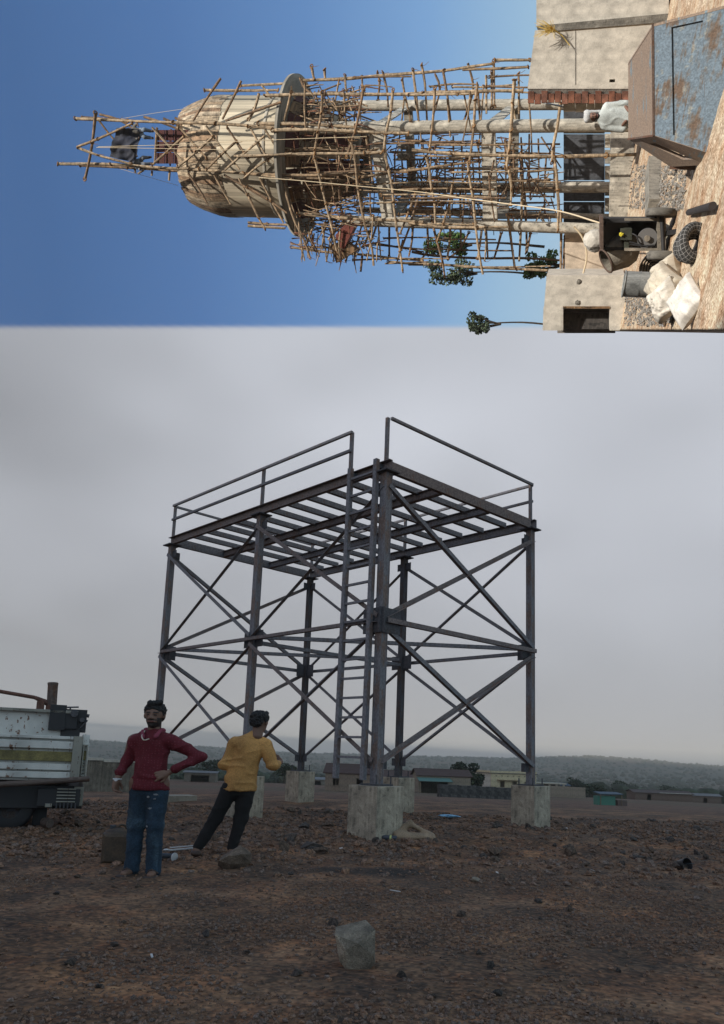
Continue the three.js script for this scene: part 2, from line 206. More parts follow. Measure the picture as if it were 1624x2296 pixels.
// smooth-union distance field meshed with surface nets
function field(prims, lo, hi, cell, k = 0.03) {
  const nx = Math.ceil((hi[0] - lo[0]) / cell) + 1, ny = Math.ceil((hi[1] - lo[1]) / cell) + 1, nz = Math.ceil((hi[2] - lo[2]) / cell) + 1, F = new Float32Array(nx * ny * nz);
  const P = prims.map((p) => { if (p.e) return { ...p, inv: new THREE.Matrix4().makeRotationFromEuler(new THREE.Euler(...(p.rot || [0, 0, 0]))).invert().elements, m: Math.min(...p.e) }; const d = [p.b[0] - p.a[0], p.b[1] - p.a[1], p.b[2] - p.a[2]]; return { ...p, d, dd: d[0] ** 2 + d[1] ** 2 + d[2] ** 2 + 1e-9 }; });
  const dist = (x, y, z) => {
    let best = 9;
    for (const p of P) {
      let v; const kk = p.k ?? k;
      if (p.e) { const X = x - p.c[0], Y = y - p.c[1], Z = z - p.c[2], m = p.inv, a = (m[0] * X + m[4] * Y + m[8] * Z) / p.e[0], b = (m[1] * X + m[5] * Y + m[9] * Z) / p.e[1], c = (m[2] * X + m[6] * Y + m[10] * Z) / p.e[2]; v = (Math.sqrt(a * a + b * b + c * c) - 1) * p.m; }
      else { const X = x - p.a[0], Y = y - p.a[1], Z = z - p.a[2], t = clamp((X * p.d[0] + Y * p.d[1] + Z * p.d[2]) / p.dd), ex = X - t * p.d[0], ey = Y - t * p.d[1], ez = (Z - t * p.d[2]) / (p.fz || 1); v = Math.sqrt(ex * ex + ey * ey + ez * ez) - lerp(p.r[0], p.r[1], t); }
      if (p.cut) { const h = clamp(0.5 - 0.5 * (best + v) / kk); best = lerp(best, -v, h) + kk * h * (1 - h); }
      else { const h = clamp(0.5 + 0.5 * (best - v) / kk); best = lerp(best, v, h) - kk * h * (1 - h); }
    }
    return best;
  };
  let i = 0; for (let z = 0; z < nz; z++) for (let y = 0; y < ny; y++) for (let x = 0; x < nx; x++) F[i++] = dist(lo[0] + x * cell, lo[1] + y * cell, lo[2] + z * cell);
  const id = new Int32Array(nx * ny * nz).fill(-1), pos = [], idx = [], at3 = (x, y, z) => x + nx * (y + ny * z);
  for (let z = 0; z < nz - 1; z++) for (let y = 0; y < ny - 1; y++) for (let x = 0; x < nx - 1; x++) {
    let n = 0, sx = 0, sy = 0, sz = 0; const c = [];
    for (let q = 0; q < 8; q++) c.push(F[at3(x + (q & 1), y + (q >> 1 & 1), z + (q >> 2))]);
    for (let a = 0; a < 8; a++) for (const bit of [1, 2, 4]) { const b = a | bit; if (b === a || (c[a] < 0) === (c[b] < 0)) continue; const t = c[a] / (c[a] - c[b]); sx += (a & 1) + (bit === 1 ? t : 0); sy += (a >> 1 & 1) + (bit === 2 ? t : 0); sz += (a >> 2) + (bit === 4 ? t : 0); n++; }
    if (n) { id[at3(x, y, z)] = pos.length / 3; pos.push(lo[0] + (x + sx / n) * cell, lo[1] + (y + sy / n) * cell, lo[2] + (z + sz / n) * cell); }
  }
  const quad = (a, b, c, d, f) => { if (a < 0 || b < 0 || c < 0 || d < 0) return; f ? idx.push(a, b, c, a, c, d) : idx.push(a, c, b, a, d, c); };
  for (let z = 1; z < nz - 1; z++) for (let y = 1; y < ny - 1; y++) for (let x = 1; x < nx - 1; x++) {
    const s = F[at3(x, y, z)] < 0;
    if (s !== F[at3(x + 1, y, z)] < 0) quad(id[at3(x, y - 1, z - 1)], id[at3(x, y, z - 1)], id[at3(x, y, z)], id[at3(x, y - 1, z)], s);
    if (s !== F[at3(x, y + 1, z)] < 0) quad(id[at3(x - 1, y, z - 1)], id[at3(x - 1, y, z)], id[at3(x, y, z)], id[at3(x, y, z - 1)], s);
    if (s !== F[at3(x, y, z + 1)] < 0) quad(id[at3(x - 1, y - 1, z)], id[at3(x, y - 1, z)], id[at3(x, y, z)], id[at3(x - 1, y, z)], s);
  }
  const g = new THREE.BufferGeometry(); g.setAttribute('position', new THREE.Float32BufferAttribute(pos, 3)); g.setIndex(idx); g.computeVertexNormals();
  const uv = new Float32Array(pos.length / 3 * 2), nn = g.attributes.normal; for (let q = 0; q < pos.length / 3; q++) { uv[q * 2] = Math.abs(nn.getX(q)) > 0.8 ? pos[q * 3 + 2] : pos[q * 3]; uv[q * 2 + 1] = pos[q * 3 + 1]; }
  g.setAttribute('uv', new THREE.BufferAttribute(uv, 2)); return g;
}
function paint(g, fn) { const p = g.attributes.position, c = new Float32Array(p.count * 3); for (let i = 0; i < p.count; i++) c.set(fn(p.getX(i), p.getY(i), p.getZ(i)), i * 3); g.setAttribute('color', new THREE.BufferAttribute(c, 3)); return g; }

// =====================================================================================
// THE HILLTOP SITE (upright half): ground, added sun screen, far country, village
// =====================================================================================
const drop = [[0, 0], [22, 0], [40, -0.75], [60, -1.7], [100, -3.3], [150, -5.0], [250, -9.2], [400, -15], [1000, -25], [3000, -36], [7000, -62]];
const baseB = (d) => { let i = 0; while (i < drop.length - 2 && d > drop[i + 1][0]) i++; const [a, p] = drop[i], [b, q] = drop[i + 1]; return lerp(p, q, sm(clamp((d - a) / (b - a))) * 0.4 + clamp((d - a) / (b - a)) * 0.6); };
function gB(x, z) {
  const d = Math.hypot(x, z); let y = z < 0 ? baseB(d) : 0;
  const rub = sstep(8.5, 12, -z) * (1 - sstep(17, 23, d + Math.max(0, x) * 0.35));                       // the strewn bank around the footings
  y += (fbm(x * 0.35, 1, z * 0.35, 3) - 0.5) * 0.16 * (1 - sstep(30, 60, d)) + (fbm(x * 1.6 + 5, 2, z * 1.6, 4) - 0.5) * (0.05 + 0.12 * rub) * (1 - sstep(40, 70, d));
  y += (fbm(x * 9, 4, z * 9, 2) - 0.5) * (0.016 + 0.026 * rub) * (1 - sstep(16, 26, d));
  if (d > 60) y += (fbm(x * 0.012, 3, z * 0.012, 3) - 0.5) * 3.2 * sstep(60, 260, d);
  if (z < 0 && d > 1300) y += 40 * sstep(1000, 3500, d);
  if (z < 0 && d > 700) { const a = Math.atan2(x, -z); y += sstep(1200, 2600, d) * (26 * Math.max(0, fbm(a * 5 + 3, 7, d * 0.0004, 4) - 0.32) + 22 * Math.exp(-((a - 0.30) ** 2) / 0.008) * sstep(2300, 2700, d) + 20 * Math.exp(-((a + 0.42) ** 2) / 0.04)); }
  return y;
}
{
  const ang = []; for (let i = 0; i <= 300; i++) ang.push(-0.72 + 1.44 * i / 300); for (let i = 1; i < 44; i++) ang.push(0.72 + (2 * Math.PI - 1.44) * i / 44);
  const rad = [0.9]; while (rad[rad.length - 1] < 3500) { const r = rad[rad.length - 1]; rad.push(r * (r < 40 ? 1.018 : 1.04)); }
  const n = ang.length, pos = [0, gB(0, 0), 0], uv = [0, 0], idx = [];
  for (const r of rad) for (const a of ang) { const rr = Math.abs(a) < 0.75 ? r : Math.min(r, lerp(r, 140, sstep(0.75, 1.1, Math.min(a, 2 * Math.PI - a)))), x = Math.sin(a) * rr, z = -Math.cos(a) * rr; pos.push(x, gB(x, z), z); uv.push(x / 3, z / 3); }
  for (let j = 0; j < n; j++) idx.push(0, 1 + (j + 1) % n, 1 + j);
  for (let i = 0; i < rad.length - 1; i++) for (let j = 0; j < n; j++) { const a = 1 + i * n + j, b = 1 + i * n + (j + 1) % n; idx.push(a, b, a + n, b, b + n, a + n); }
  const g = new THREE.BufferGeometry(); g.setAttribute('position', new THREE.Float32BufferAttribute(pos, 3)); g.setAttribute('uv', new THREE.Float32BufferAttribute(uv, 2)); g.setIndex(idx); g.computeVertexNormals();
  // earth of different kinds: reddish broken soil on the site, darker trodden patches, dull fields further out
  paint(g, (x, y, z) => {
    const d = Math.hypot(x, z), a = fbm(x * 0.5, 11, z * 0.5, 4), b = fbm(x * 1.4 + 9, 12, z * 1.4, 4), f = fbm(x * 0.02, 13, z * 0.05, 3);
    let c = mix3([0.35, 0.235, 0.155], [0.375, 0.23, 0.135], sstep(0.45, 0.65, a)); c = mix3(c, [0.2, 0.145, 0.115], sstep(0.56, 0.68, b) * 0.45);
    const oil = Math.exp(-(((x - 0.15) / 1.1) ** 2) - (((z + 9.1) / 0.38) ** 2)) * (0.5 + fbm(x * 4, 15, z * 4, 3)); c = mix3(c, [0.045, 0.042, 0.042], clamp(oil * 1.4 - 0.15) * 0.9);
    const edge = -z + 14 * (fbm(x * 0.12, 17, z * 0.12, 3) - 0.5), scrub = fbm(x * 0.015, 18, z * 0.03, 3);   // where the broken ground stops and the ploughed fields begin; patches of scrub in the fields
    if (edge > 27) c = f > 0.5 ? [0.21, 0.16, 0.10] : [0.27, 0.165, 0.115];
    if (edge > 200 && scrub > 0.45) c = [0.075, 0.09, 0.055];
    return c;
  });
  struct(obj('ground', g, M('soil', { c: [1, 1, 1], map: T.soil, vertexColors: true, rough: 1, bumpMap: T.soilBump, bumpScale: 0.018 })));
  // added earth bank, out of view, shaped to keep the low sun off the hilltop
  const az = Math.atan2(sunDir.z, sunDir.x), sx = Math.cos(az), sz = Math.sin(az), px = -sz, pz = sx, tanE = sunDir.y / Math.hypot(sunDir.x, sunDir.z);
  const R = 70, ps = [], id = [], NS = 150, NC = 17, side = pz < 0 ? 1 : -1;
  for (let i = 0; i <= NS; i++) { const t = i / NS, s = lerp(-70, 2600, t ** 2.2); for (let j = 0; j < NC; j++) { const c = (j - 8) / 8, hw = 22 + s * 0.03; const x = sx * (R + c * hw) + px * s * side, z = sz * (R + c * hw) + pz * s * side; const top = 7.75 + R * tanE + Math.max(0, s - 60) * 0.03; const g0 = z < 0 ? baseB(Math.hypot(x, z)) : 0; ps.push(x, lerp(g0 - 0.6, top + (fbm(x * 0.05, 9, z * 0.05, 2) - 0.5) * 0.1, Math.cos(c * Math.PI / 2) ** 2), z); } }
  for (let i = 0; i < NS; i++) for (let j = 0; j < NC - 1; j++) { const a = i * NC + j, b = a + NC; id.push(a, b, a + 1, a + 1, b, b + 1); }
  let h = new THREE.BufferGeometry(); h.setAttribute('position', new THREE.Float32BufferAttribute(ps, 3)); h.setIndex(id); h.computeVertexNormals();
  h = boxUV(h, 0.2); struct(obj('added_shade_hill', h, M('added_shade_bank', { c: [0.2, 0.15, 0.11], map: T.soil, rough: 1, side: THREE.DoubleSide })));
}
const posB = (px, d) => { const p = at(px, 1700, d); return V(p.x, gB(p.x, p.z), p.z); };

// ---------- loose stones: the small ones are beyond counting ----------
{
  const R = rng(71), shapes = [1, 2, 3].map((s) => rock(1, s + 40, 1, 0.62, 0.9, 11));
  shapes.forEach((g, k) => {
    const N = k === 0 ? 26000 : 15000, im = new THREE.InstancedMesh(g, M('gravel', { c: [1, 1, 1], map: T.mottle, rough: 0.95 }), N), m = new THREE.Matrix4(), q = new THREE.Quaternion(), c = new THREE.Color();
    for (let i = 0; i < N; i++) {
      const near = R() < 0.62; let d = near ? 2.6 + 7 * R() ** 0.8 : 9.5 + 9.5 * R(), x, z, ok = 0;
      do { x = (R() - 0.5) * d * 1.15; z = -d; ok++; const want = near ? sstep(0.42, 0.62, fbm(x * 0.8, 21, z * 0.8, 3)) * 0.9 + 0.1 : 0.35 + sstep(0.4, 0.55, fbm(x * 0.5, 22, z * 0.5, 3)) * 0.65; if (R() < want) break; d = near ? 2.6 + 7 * R() ** 0.8 : 9.5 + 9.5 * R() - Math.max(0, x) * 0.3; } while (ok < 6);
      const s = near ? 0.006 + 0.02 * R() ** 3 : 0.014 + 0.06 * R() ** 3.2;
      q.setFromEuler(new THREE.Euler(R() * 0.6, R() * 6.28, R() * 0.6)); m.compose(V(x, gB(x, z) + s * 0.2, z), q, V(s, s, s)); im.setMatrixAt(i, m);
      const v = 0.17 + 0.16 * R(), w = R(); c.setRGB(v * (1.35 + 0.5 * w), v, v * (0.82 - 0.25 * w)); im.setColorAt(i, c);
    }
    im.name = ['gravel', 'rubble', 'stone_chips'][k]; im.castShadow = im.receiveShadow = true; scene.add(im);
    tag(im, ['dark gravel scattered over the brown site ground', 'broken rock rubble strewn round the concrete footings', 'reddish stone chips lying over the brown earth'][k], 'gravel', null, 'stuff');
  });
}
// ---------- the larger stones, one by one ----------
{
  const R = rng(5), stoneM = [0, 1, 2].map((k) => M('stone' + k, { c: [[0.29, 0.22, 0.175], [0.23, 0.19, 0.165], [0.35, 0.245, 0.175]][k], map: T.mottle, rough: 0.95, bumpMap: T.pits, bumpScale: 0.02 })), sh = []; for (let i = 0; i < 7; i++) sh.push(rock(1, i + 3, 1, 0.6 + 0.2 * R(), 0.8 + 0.2 * R(), 13));
  for (let i = 0; i < 150; i++) {
    const far = i < 118, px = far ? (R() < 0.7 ? 640 + 950 * R() : 120 + 400 * R()) : 80 + 1480 * R(), d = far ? 10 + 9 * R() : 4.2 + 4.5 * R(), p = posB(px, d), s = far ? 0.05 + 0.1 * R() ** 2 : 0.025 + 0.04 * R() ** 2;
    const m = obj(numbered('loose_stone'), sh[i % 7], stoneM[i % 3]); m.position.set(p.x, p.y + s * 0.28, p.z); m.rotation.set(R() * 0.4, R() * 6, R() * 0.4); m.scale.set(s, s, s);
    tag(m, far ? 'rough dark stone lying in the rubble around the concrete footings' : 'small brown stone lying on the bare trodden earth', 'stone', far ? 'stones in the rubble bank' : 'small stones on the bare earth');
  }
}
// ---------- far woods: one mass ----------
{
  const R = rng(99), g = ball(1, 2, 1, 0.85, 1, 4, 0.35, 2.6), N = 8200, im = new THREE.InstancedMesh(clean(g), M('wood_mass', { c: [1, 1, 1], map: T.leafy, rough: 1 }), N), m = new THREE.Matrix4(), q = new THREE.Quaternion(), c = new THREE.Color();
  let i = 0; while (i < N) {
    const d = 230 + 3000 * R() ** 1.9, a = (R() - 0.5) * 1.15, x = Math.sin(a) * d, z = -Math.cos(a) * d; if (fbm(x * 0.006, 31, z * 0.012, 3) < 0.36 + (d < 320 ? 0.12 : 0)) { if (R() < 0.9) continue; }
    const s = (1.5 + 2.0 * R()) * (d > 900 ? 1.15 : 1); q.setFromEuler(new THREE.Euler(0, R() * 6, 0)); m.compose(V(x, gB(x, z) + s * 0.55, z), q, V(s * 1.15, s * (0.8 + 0.4 * R()), s * 1.15)); im.setMatrixAt(i, m);
    const v = 0.045 + 0.05 * R(); c.setRGB(v * (0.75 + 0.35 * R()), v * 1.08, v * 0.62); im.setColorAt(i, c); i++;
  }
  im.name = 'far_woods'; im.castShadow = im.receiveShadow = true; scene.add(im); tag(im, 'far green woods spread over the hazy plain', 'woods', null, 'stuff');
}
// ---------- trees with leaves ----------
function leafCrown(R, n, rx, ry, rz, leaf, y0, lobes = 9, l0 = 0.32, l1 = 0.3) {
  const L = []; for (let i = 0; i < lobes; i++) { const a = R() * 6.28, e = R() * 2 - 0.8, k = 0.35 + 0.5 * R(); L.push([Math.cos(a) * k * rx, e * 0.6 * ry, Math.sin(a) * k * rz, l0 + l1 * R()]); }
  const pos = [], uv = []; const t = V(), u = V(), nrm = V();
  for (let i = 0; i < n; i++) {
    const l = L[(R() * lobes) | 0]; let a = V(R() * 2 - 1, R() * 2 - 1, R() * 2 - 1).normalize().multiplyScalar(0.45 + 0.55 * R() ** 0.4);
    const c = V(l[0] + a.x * l[3] * rx, y0 + l[1] + a.y * l[3] * ry, l[2] + a.z * l[3] * rz), s = leaf * (0.6 + 0.8 * R());
    nrm.set(R() - 0.5, R() * 0.8, R() - 0.5).normalize(); t.set(R() - 0.5, R() - 0.5, R() - 0.5).cross(nrm).normalize(); u.crossVectors(nrm, t);
    const P = [[-1, -0.5], [1, -0.35], [0.75, 0.5], [-0.8, 0.45]].map(([p, q]) => c.clone().addScaledVector(t, p * s).addScaledVector(u, q * s));
    for (const k of [0, 1, 2, 0, 2, 3]) { pos.push(P[k].x, P[k].y, P[k].z); uv.push(R() * 0.02 + i * 0.013 % 1, i * 0.017 % 1); }
  }
  const g = new THREE.BufferGeometry(); g.setAttribute('position', new THREE.Float32BufferAttribute(pos, 3)); g.setAttribute('uv', new THREE.Float32BufferAttribute(uv, 2)); g.computeVertexNormals(); return g;
}
const leafMat = (k, c) => M(k, { c, map: T.leafy, rough: 0.9, side: THREE.DoubleSide });
function treeParts(root, h, r, seed, leaf, n, mat) {
  const R = rng(seed * 31 + 7), bark = M('bark', { c: [0.11, 0.085, 0.065], map: T.wood, rough: 1 });
  const limbs = [stick([V(0, -0.1, 0), V(0.04 * h, h * 0.3, 0), V(0, h * 0.62, 0.02 * h)], h * 0.035, h * 0.018, seed)]; for (let i = 0; i < 6; i++) { const a = i * 1.05 + R(); limbs.push(stick([V(0.02 * h, h * (0.3 + 0.05 * i), 0), V(Math.cos(a) * r * 0.35, h * (0.5 + 0.04 * i), Math.sin(a) * r * 0.35), V(Math.cos(a) * r * 0.75, h * (0.62 + 0.05 * i), Math.sin(a) * r * 0.75)], h * 0.016, h * 0.005, seed + i)); }
  obj('trunk', limbs, bark, root); obj('crown', leafCrown(R, n, r, h * 0.34, r, leaf, h * 0.66), mat, root);
}
{
  const spots = [[1040, 140, 5.2, 2.6, 'leafy green tree standing between the awning house and the white house'], [1062, 132, 3.6, 2.0, 'round bush beside the low stone wall by the white house'], [1290, 230, 6, 3.4, 'tree behind the blue roofed hut on the plain'], [1400, 260, 6.5, 3.8, 'spreading tree above the long brown sheds'], [1500, 300, 7, 4.2, 'dark tree standing behind the long brown sheds'], [640, 180, 5.5, 3.2, 'green tree seen through the braces above the far footing'], [480, 200, 6, 3.6, 'tree rising behind the pale awning on the plain'], [330, 170, 5.5, 3.4, 'tree beyond the block wall near the truck'], [900, 250, 6.5, 3.6, 'tree behind the tiled village roofs'], [1330, 190, 4, 2.6, 'low tree beside the open field past the compound wall']];
  spots.forEach(([px, d, h, r, label], i) => { const p = posB(px, d), t = thing('village_tree', label, 'tree', p, i, 'trees among the village houses'); treeParts(t, h, r, i + 3, 0.24, 1500, leafMat('leaf_b' + (i % 2), i % 2 ? [0.075, 0.105, 0.045] : [0.06, 0.085, 0.04])); });
}
// ---------- village houses ----------
const wallM = (k, c) => M(k, { c, map: T.plaster, rough: 0.95 });
function house(px, d, w, h, dp, turn, label, o) {
  const p = posB(px, d), t = thing(o.name || 'village_house', label, o.cat || 'house', V(p.x, p.y - 0.15, p.z), turn, o.group), wm = wallM('hw' + o.wall, o.wall);
  const th = 0.2; h += 0.15;
  // walls with real openings on the front
  const wins = o.wins || [], xs = [-w / 2]; const front = [];
  let x = -w / 2; for (const [cx, ww, y0, y1] of wins) { front.push(bx(cx - ww / 2 - x, h, th, (x + cx - ww / 2) / 2, h / 2, dp / 2)); if (y0 > 0) front.push(bx(ww, y0, th, cx, y0 / 2, dp / 2)); front.push(bx(ww, h - y1, th, cx, (h + y1) / 2, dp / 2)); x = cx + ww / 2; }
  front.push(bx(w / 2 - x, h, th, (x + w / 2) / 2, h / 2, dp / 2));
  obj('wall', front, wm, t);
  obj('wall', bx(th, h, dp - th, -w / 2 + th / 2, h / 2, 0), o.side ? wallM('hw' + o.side, o.side) : wm, t); obj('wall', bx(th, h, dp - th, w / 2 - th / 2, h / 2, 0), wm, t); obj('wall', bx(w - 2 * th, h, th, 0, h / 2, -dp / 2 + th), wm, t);
  for (const [cx, ww, y0, y1, door] of wins) {   // open to the room behind; frames stand in the openings
    const fm = M('hframe', { c: [0.2, 0.15, 0.1], rough: 0.9 }), z = dp / 2 - 0.04, e = 0.07, fr = [bx(e, y1 - y0 - 0.02, 0.08, cx - ww / 2 + e / 2 + 0.005, (y0 + y1) / 2, z), bx(e, y1 - y0 - 0.02, 0.08, cx + ww / 2 - e / 2 - 0.005, (y0 + y1) / 2, z), bx(ww - 2 * e - 0.02, e, 0.08, cx, y1 - e / 2 - 0.01, z)];
    if (!door) fr.push(bx(e, y1 - y0 - 2 * e - 0.03, 0.06, cx, (y0 + y1) / 2 - 0.02, z)); const f = obj(door ? 'door_frame' : 'window', fr, fm, t); if (!door) obj('sill', bx(ww + 0.2, 0.07, 0.3, cx, y0 - 0.04, dp / 2 + 0.08), wm, f);
  }
  const rm = M('roof' + o.roof, { c: o.roof, map: T.rust, rough: 0.95 });
  if (o.flat) { const r = obj('roof', bx(w + 0.5, 0.14, dp + 0.5, 0, h + 0.07, 0), rm, t); obj('parapet', [bx(w + 0.3, 0.4, 0.12, 0, h + 0.34, dp / 2 + 0.1), bx(0.12, 0.4, dp, -w / 2 - 0.1, h + 0.34, 0), bx(0.12, 0.4, dp, w / 2 + 0.1, h + 0.34, 0)], wm, r); }
  else { const rh = o.rise || 1, a = Math.atan2(rh, dp / 2), L = Math.hypot(rh, dp / 2) + 0.4; for (const s of [-1, 1]) obj('roof', bx(w + 0.7, 0.09, L, 0, h + rh / 2 - 0.02, s * dp / 4 + s * 0.1, 0, s * a), rm, t); const gs = new THREE.Shape(); gs.moveTo(-dp / 2, 0); gs.lineTo(dp / 2, 0); gs.lineTo(0, rh - 0.06); gs.closePath(); for (const s of [-1, 1]) { const g = new THREE.ExtrudeGeometry(gs, { depth: 0.15, bevelEnabled: false }); g.rotateY(Math.PI / 2); obj('gable', boxUV(g.translate(s * (w / 2 - 0.08) - 0.075, h, 0)), wm, t); } }
  if (o.extra) o.extra(t, w, h, dp, wm);
  return t;
}
const TILE = [0.23, 0.13, 0.10];
house(1132, 156, 10.4, 4.0, 7, 0.35, 'two tone white and yellow house with flat parapet roof', { wall: [0.72, 0.64, 0.45], side: [0.74, 0.74, 0.7], roof: [0.4, 0.36, 0.3], flat: true, wins: [[-2.6, 1, 1.5, 2.7], [0.2, 1, 1.5, 2.7], [3, 1.1, 1.2, 2.7]], extra: (t, w, h, dp) => { for (let i = 0; i < 7; i++) obj('vent_grille', bx(0.35, 0.22, 0.06, -4 + i * 1.3, h - 0.45, dp / 2 + 0.08), M('hframe', {}), t); obj('window_shade', bx(5.2, 0.1, 0.8, -1.2, 2.95, dp / 2 + 0.45), wallM('hwshade', [0.5, 0.42, 0.3]), t); } });
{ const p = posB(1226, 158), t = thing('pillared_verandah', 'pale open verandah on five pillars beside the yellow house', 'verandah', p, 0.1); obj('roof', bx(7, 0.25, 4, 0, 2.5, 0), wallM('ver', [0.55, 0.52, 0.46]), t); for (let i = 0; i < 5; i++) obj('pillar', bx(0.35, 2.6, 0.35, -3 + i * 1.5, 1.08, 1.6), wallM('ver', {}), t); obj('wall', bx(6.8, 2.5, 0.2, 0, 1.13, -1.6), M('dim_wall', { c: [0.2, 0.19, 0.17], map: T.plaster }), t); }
function wallRun(name, label, px0, d0, px1, d1, h, th, mat, coping) { const a = posB(px0, d0), b = posB(px1, d1), n = Math.max(2, Math.round(a.distanceTo(b) / 2.2)), t = thing(name, label, 'wall', a); const seg = []; for (let i = 0; i < n; i++) { const p = a.clone().lerp(b, i / n), q = a.clone().lerp(b, (i + 1) / n); p.y = gB(p.x, p.z); q.y = gB(q.x, q.z); const y = Math.min(p.y, q.y); const m0 = p.clone().sub(a), m1 = q.clone().sub(a); m0.y = m1.y = y - a.y + h / 2 - 0.15; obj('wall_panel', bar(m0, m1.clone().lerp(m0, 0.006), th, h + 0.3), mat, t); if (coping) { m0.y = m1.y = y - a.y + h + 0.05; obj('coping', bar(m0, m1.clone().lerp(m0, 0.006), th + 0.08, 0.09), coping, t); } } return t; }
wallRun('compound_wall', 'pale cement compound wall below the verandah', 1165, 140, 1312, 135, 1.9, 0.2, wallM('cw', [0.36, 0.33, 0.28]));
wallRun('stone_wall', 'low grey rubble wall in front of the awning house', 985, 70, 1150, 74, 1.15, 0.45, M('rubw', { c: [0.2, 0.19, 0.18], map: T.mottle, bumpMap: T.pits, bumpScale: 0.08 }));
wallRun('block_wall', 'concrete block wall with white coping behind the truck', 150, 25, 300, 27, 1.05, 0.22, M('blockw', { c: [0.27, 0.25, 0.22], map: T.concrete }), wallM('cope', [0.62, 0.62, 0.6]));
house(990, 120, 8.2, 2.8, 5, 0.12, 'brown roofed house with a green awning over its dark front', { wall: [0.34, 0.30, 0.25], roof: TILE, rise: 0.9, wins: [[-1.6, 4.2, 0.02, 2.0, true]], extra: (t, w, h, dp) => { const a = obj('awning', bx(5.2, 0.05, 2.4, -1.8, 2.35, dp / 2 + 1.1, 0, 0.22), M('awn', { c: [0.07, 0.15, 0.125], rough: 0.8 }), t); for (const s of [-1, 1]) obj('pole', cyl(V(-1.8 + s * 2.4, 0, dp / 2 + 2.1), V(-1.8 + s * 2.4, 2.1, dp / 2 + 2.1), 0.04, 0.04, 6), M('hframe', {}), a); } });
house(790, 105, 6.5, 2.5, 5, -0.1, 'low red brown tiled house behind the near footing', { wall: [0.30, 0.24, 0.2], roof: TILE, rise: 1.1, wins: [[-1.8, 0.9, 1, 2], [1.4, 0.9, 0.02, 2, true]] });
house(842, 128, 7, 2.4, 5, 0.2, 'weathered tiled house partly hidden by the near post', { wall: [0.28, 0.25, 0.21], roof: [0.25, 0.15, 0.12], rise: 1.0, wins: [[-2, 0.9, 1, 2]] });
house(955, 185, 13, 2.9, 7, 0.05, 'long tiled house behind the awning house', { wall: [0.30, 0.22, 0.18], roof: [0.26, 0.14, 0.11], rise: 1.4, wins: [[-4, 1, 1, 2], [2, 1, 1, 2]] });
house(1015, 230, 9, 4.6, 7, 0.2, 'tall brick red house beyond the tiled roofs', { wall: [0.3, 0.14, 0.11], roof: TILE, rise: 1.2, wins: [[-2, 1, 2.4, 3.6], [2, 1, 2.4, 3.6]] });
house(716, 210, 8, 1.9, 5, 0, 'shed with a pale sheet roof seen past the far footing', { name: 'village_shed', cat: 'shed', wall: [0.25, 0.23, 0.2], roof: [0.6, 0.61, 0.6], rise: 0.5, wins: [[0, 2, 0.02, 1.6, true]] });
house(455, 150, 6, 1.8, 5, 0.1, 'open shed with a flat pale roof on the brown field', { name: 'village_shed', cat: 'shed', wall: [0.2, 0.18, 0.16], roof: [0.45, 0.46, 0.46], rise: 0.25, wins: [[0, 3.6, 0.02, 1.5, true]] });
house(1475, 165, 12, 1.7, 6, -0.05, 'long low brown shed with white roof edge', { name: 'village_shed', cat: 'shed', wall: [0.2, 0.15, 0.13], roof: [0.26, 0.18, 0.15], rise: 0.5, wins: [[-3, 1, 0.02, 1.5, true]], extra: (t, w, h, dp) => obj('roof_edge', bx(w * 0.55, 0.12, 0.12, 2.4, h + 0.06, dp / 2 + 0.36), wallM('cope', {}), t) });
house(1560, 180, 9, 1.8, 6, -0.15, 'second low brown shed with a dull white roof', { name: 'village_shed', cat: 'shed', wall: [0.2, 0.16, 0.14], roof: [0.5, 0.5, 0.48], rise: 0.4, wins: [[1, 1, 0.02, 1.5, true]] });
house(1245, 205, 6, 3.3, 5, 0.2, 'small hut with a blue sheet roof beyond the verandah', { name: 'village_hut', cat: 'hut', wall: [0.2, 0.2, 0.2], roof: [0.14, 0.22, 0.3], rise: 0.6, wins: [[0, 1.2, 0.02, 1.8, true]] });
{ const p = posB(1368, 62), t = thing('market_stall', 'small green stall with dark canopy alone on the open field', 'stall', p, 0.15); obj('counter', bx(1.5, 0.75, 0.8, -0.55, 0.35, 0), M('stall', { c: [0.07, 0.2, 0.15], rough: 0.85 }), t); obj('canopy', bx(2.0, 0.06, 1.2, -0.2, 0.95, 0, 0, 0.1), M('canopy', { c: [0.06, 0.09, 0.12], rough: 0.8 }), t); for (const x of [-1.1, 0.7]) obj('pole', cyl(V(x, -0.1, 0.5), V(x, 0.92, 0.5), 0.03, 0.03, 6), M('hframe', {}), t); obj('goods', bx(0.9, 0.5, 0.7, 0.75, 0.2, 0.05, 0.2), M('goods', { c: [0.12, 0.09, 0.08] }), t); }
{ const p = posB(1010, 17.5); tag(obj(numbered('plastic_sheet'), ball(0.2, 3, 1.2, 0.14, 0.5, 8, 0.6, 4), M('blue_sheet', { c: [0.2, 0.42, 0.6], rough: 0.6 })), 'crumpled blue plastic sheet on the rubble', 'sheet').position.set(p.x, p.y + 0.06, p.z); }
{ const a = posB(372, 20), b = posB(440, 20.5), t = obj(numbered('concrete_strip'), bar(V(0, 0, 0), b.clone().sub(a).setY(0), 0.5, 0.22), wallM('strip', [0.42, 0.4, 0.36])); t.position.set(a.x, a.y + 0.05, a.z); tag(t, 'pale concrete strip lying on the ground past the footings', 'slab'); }

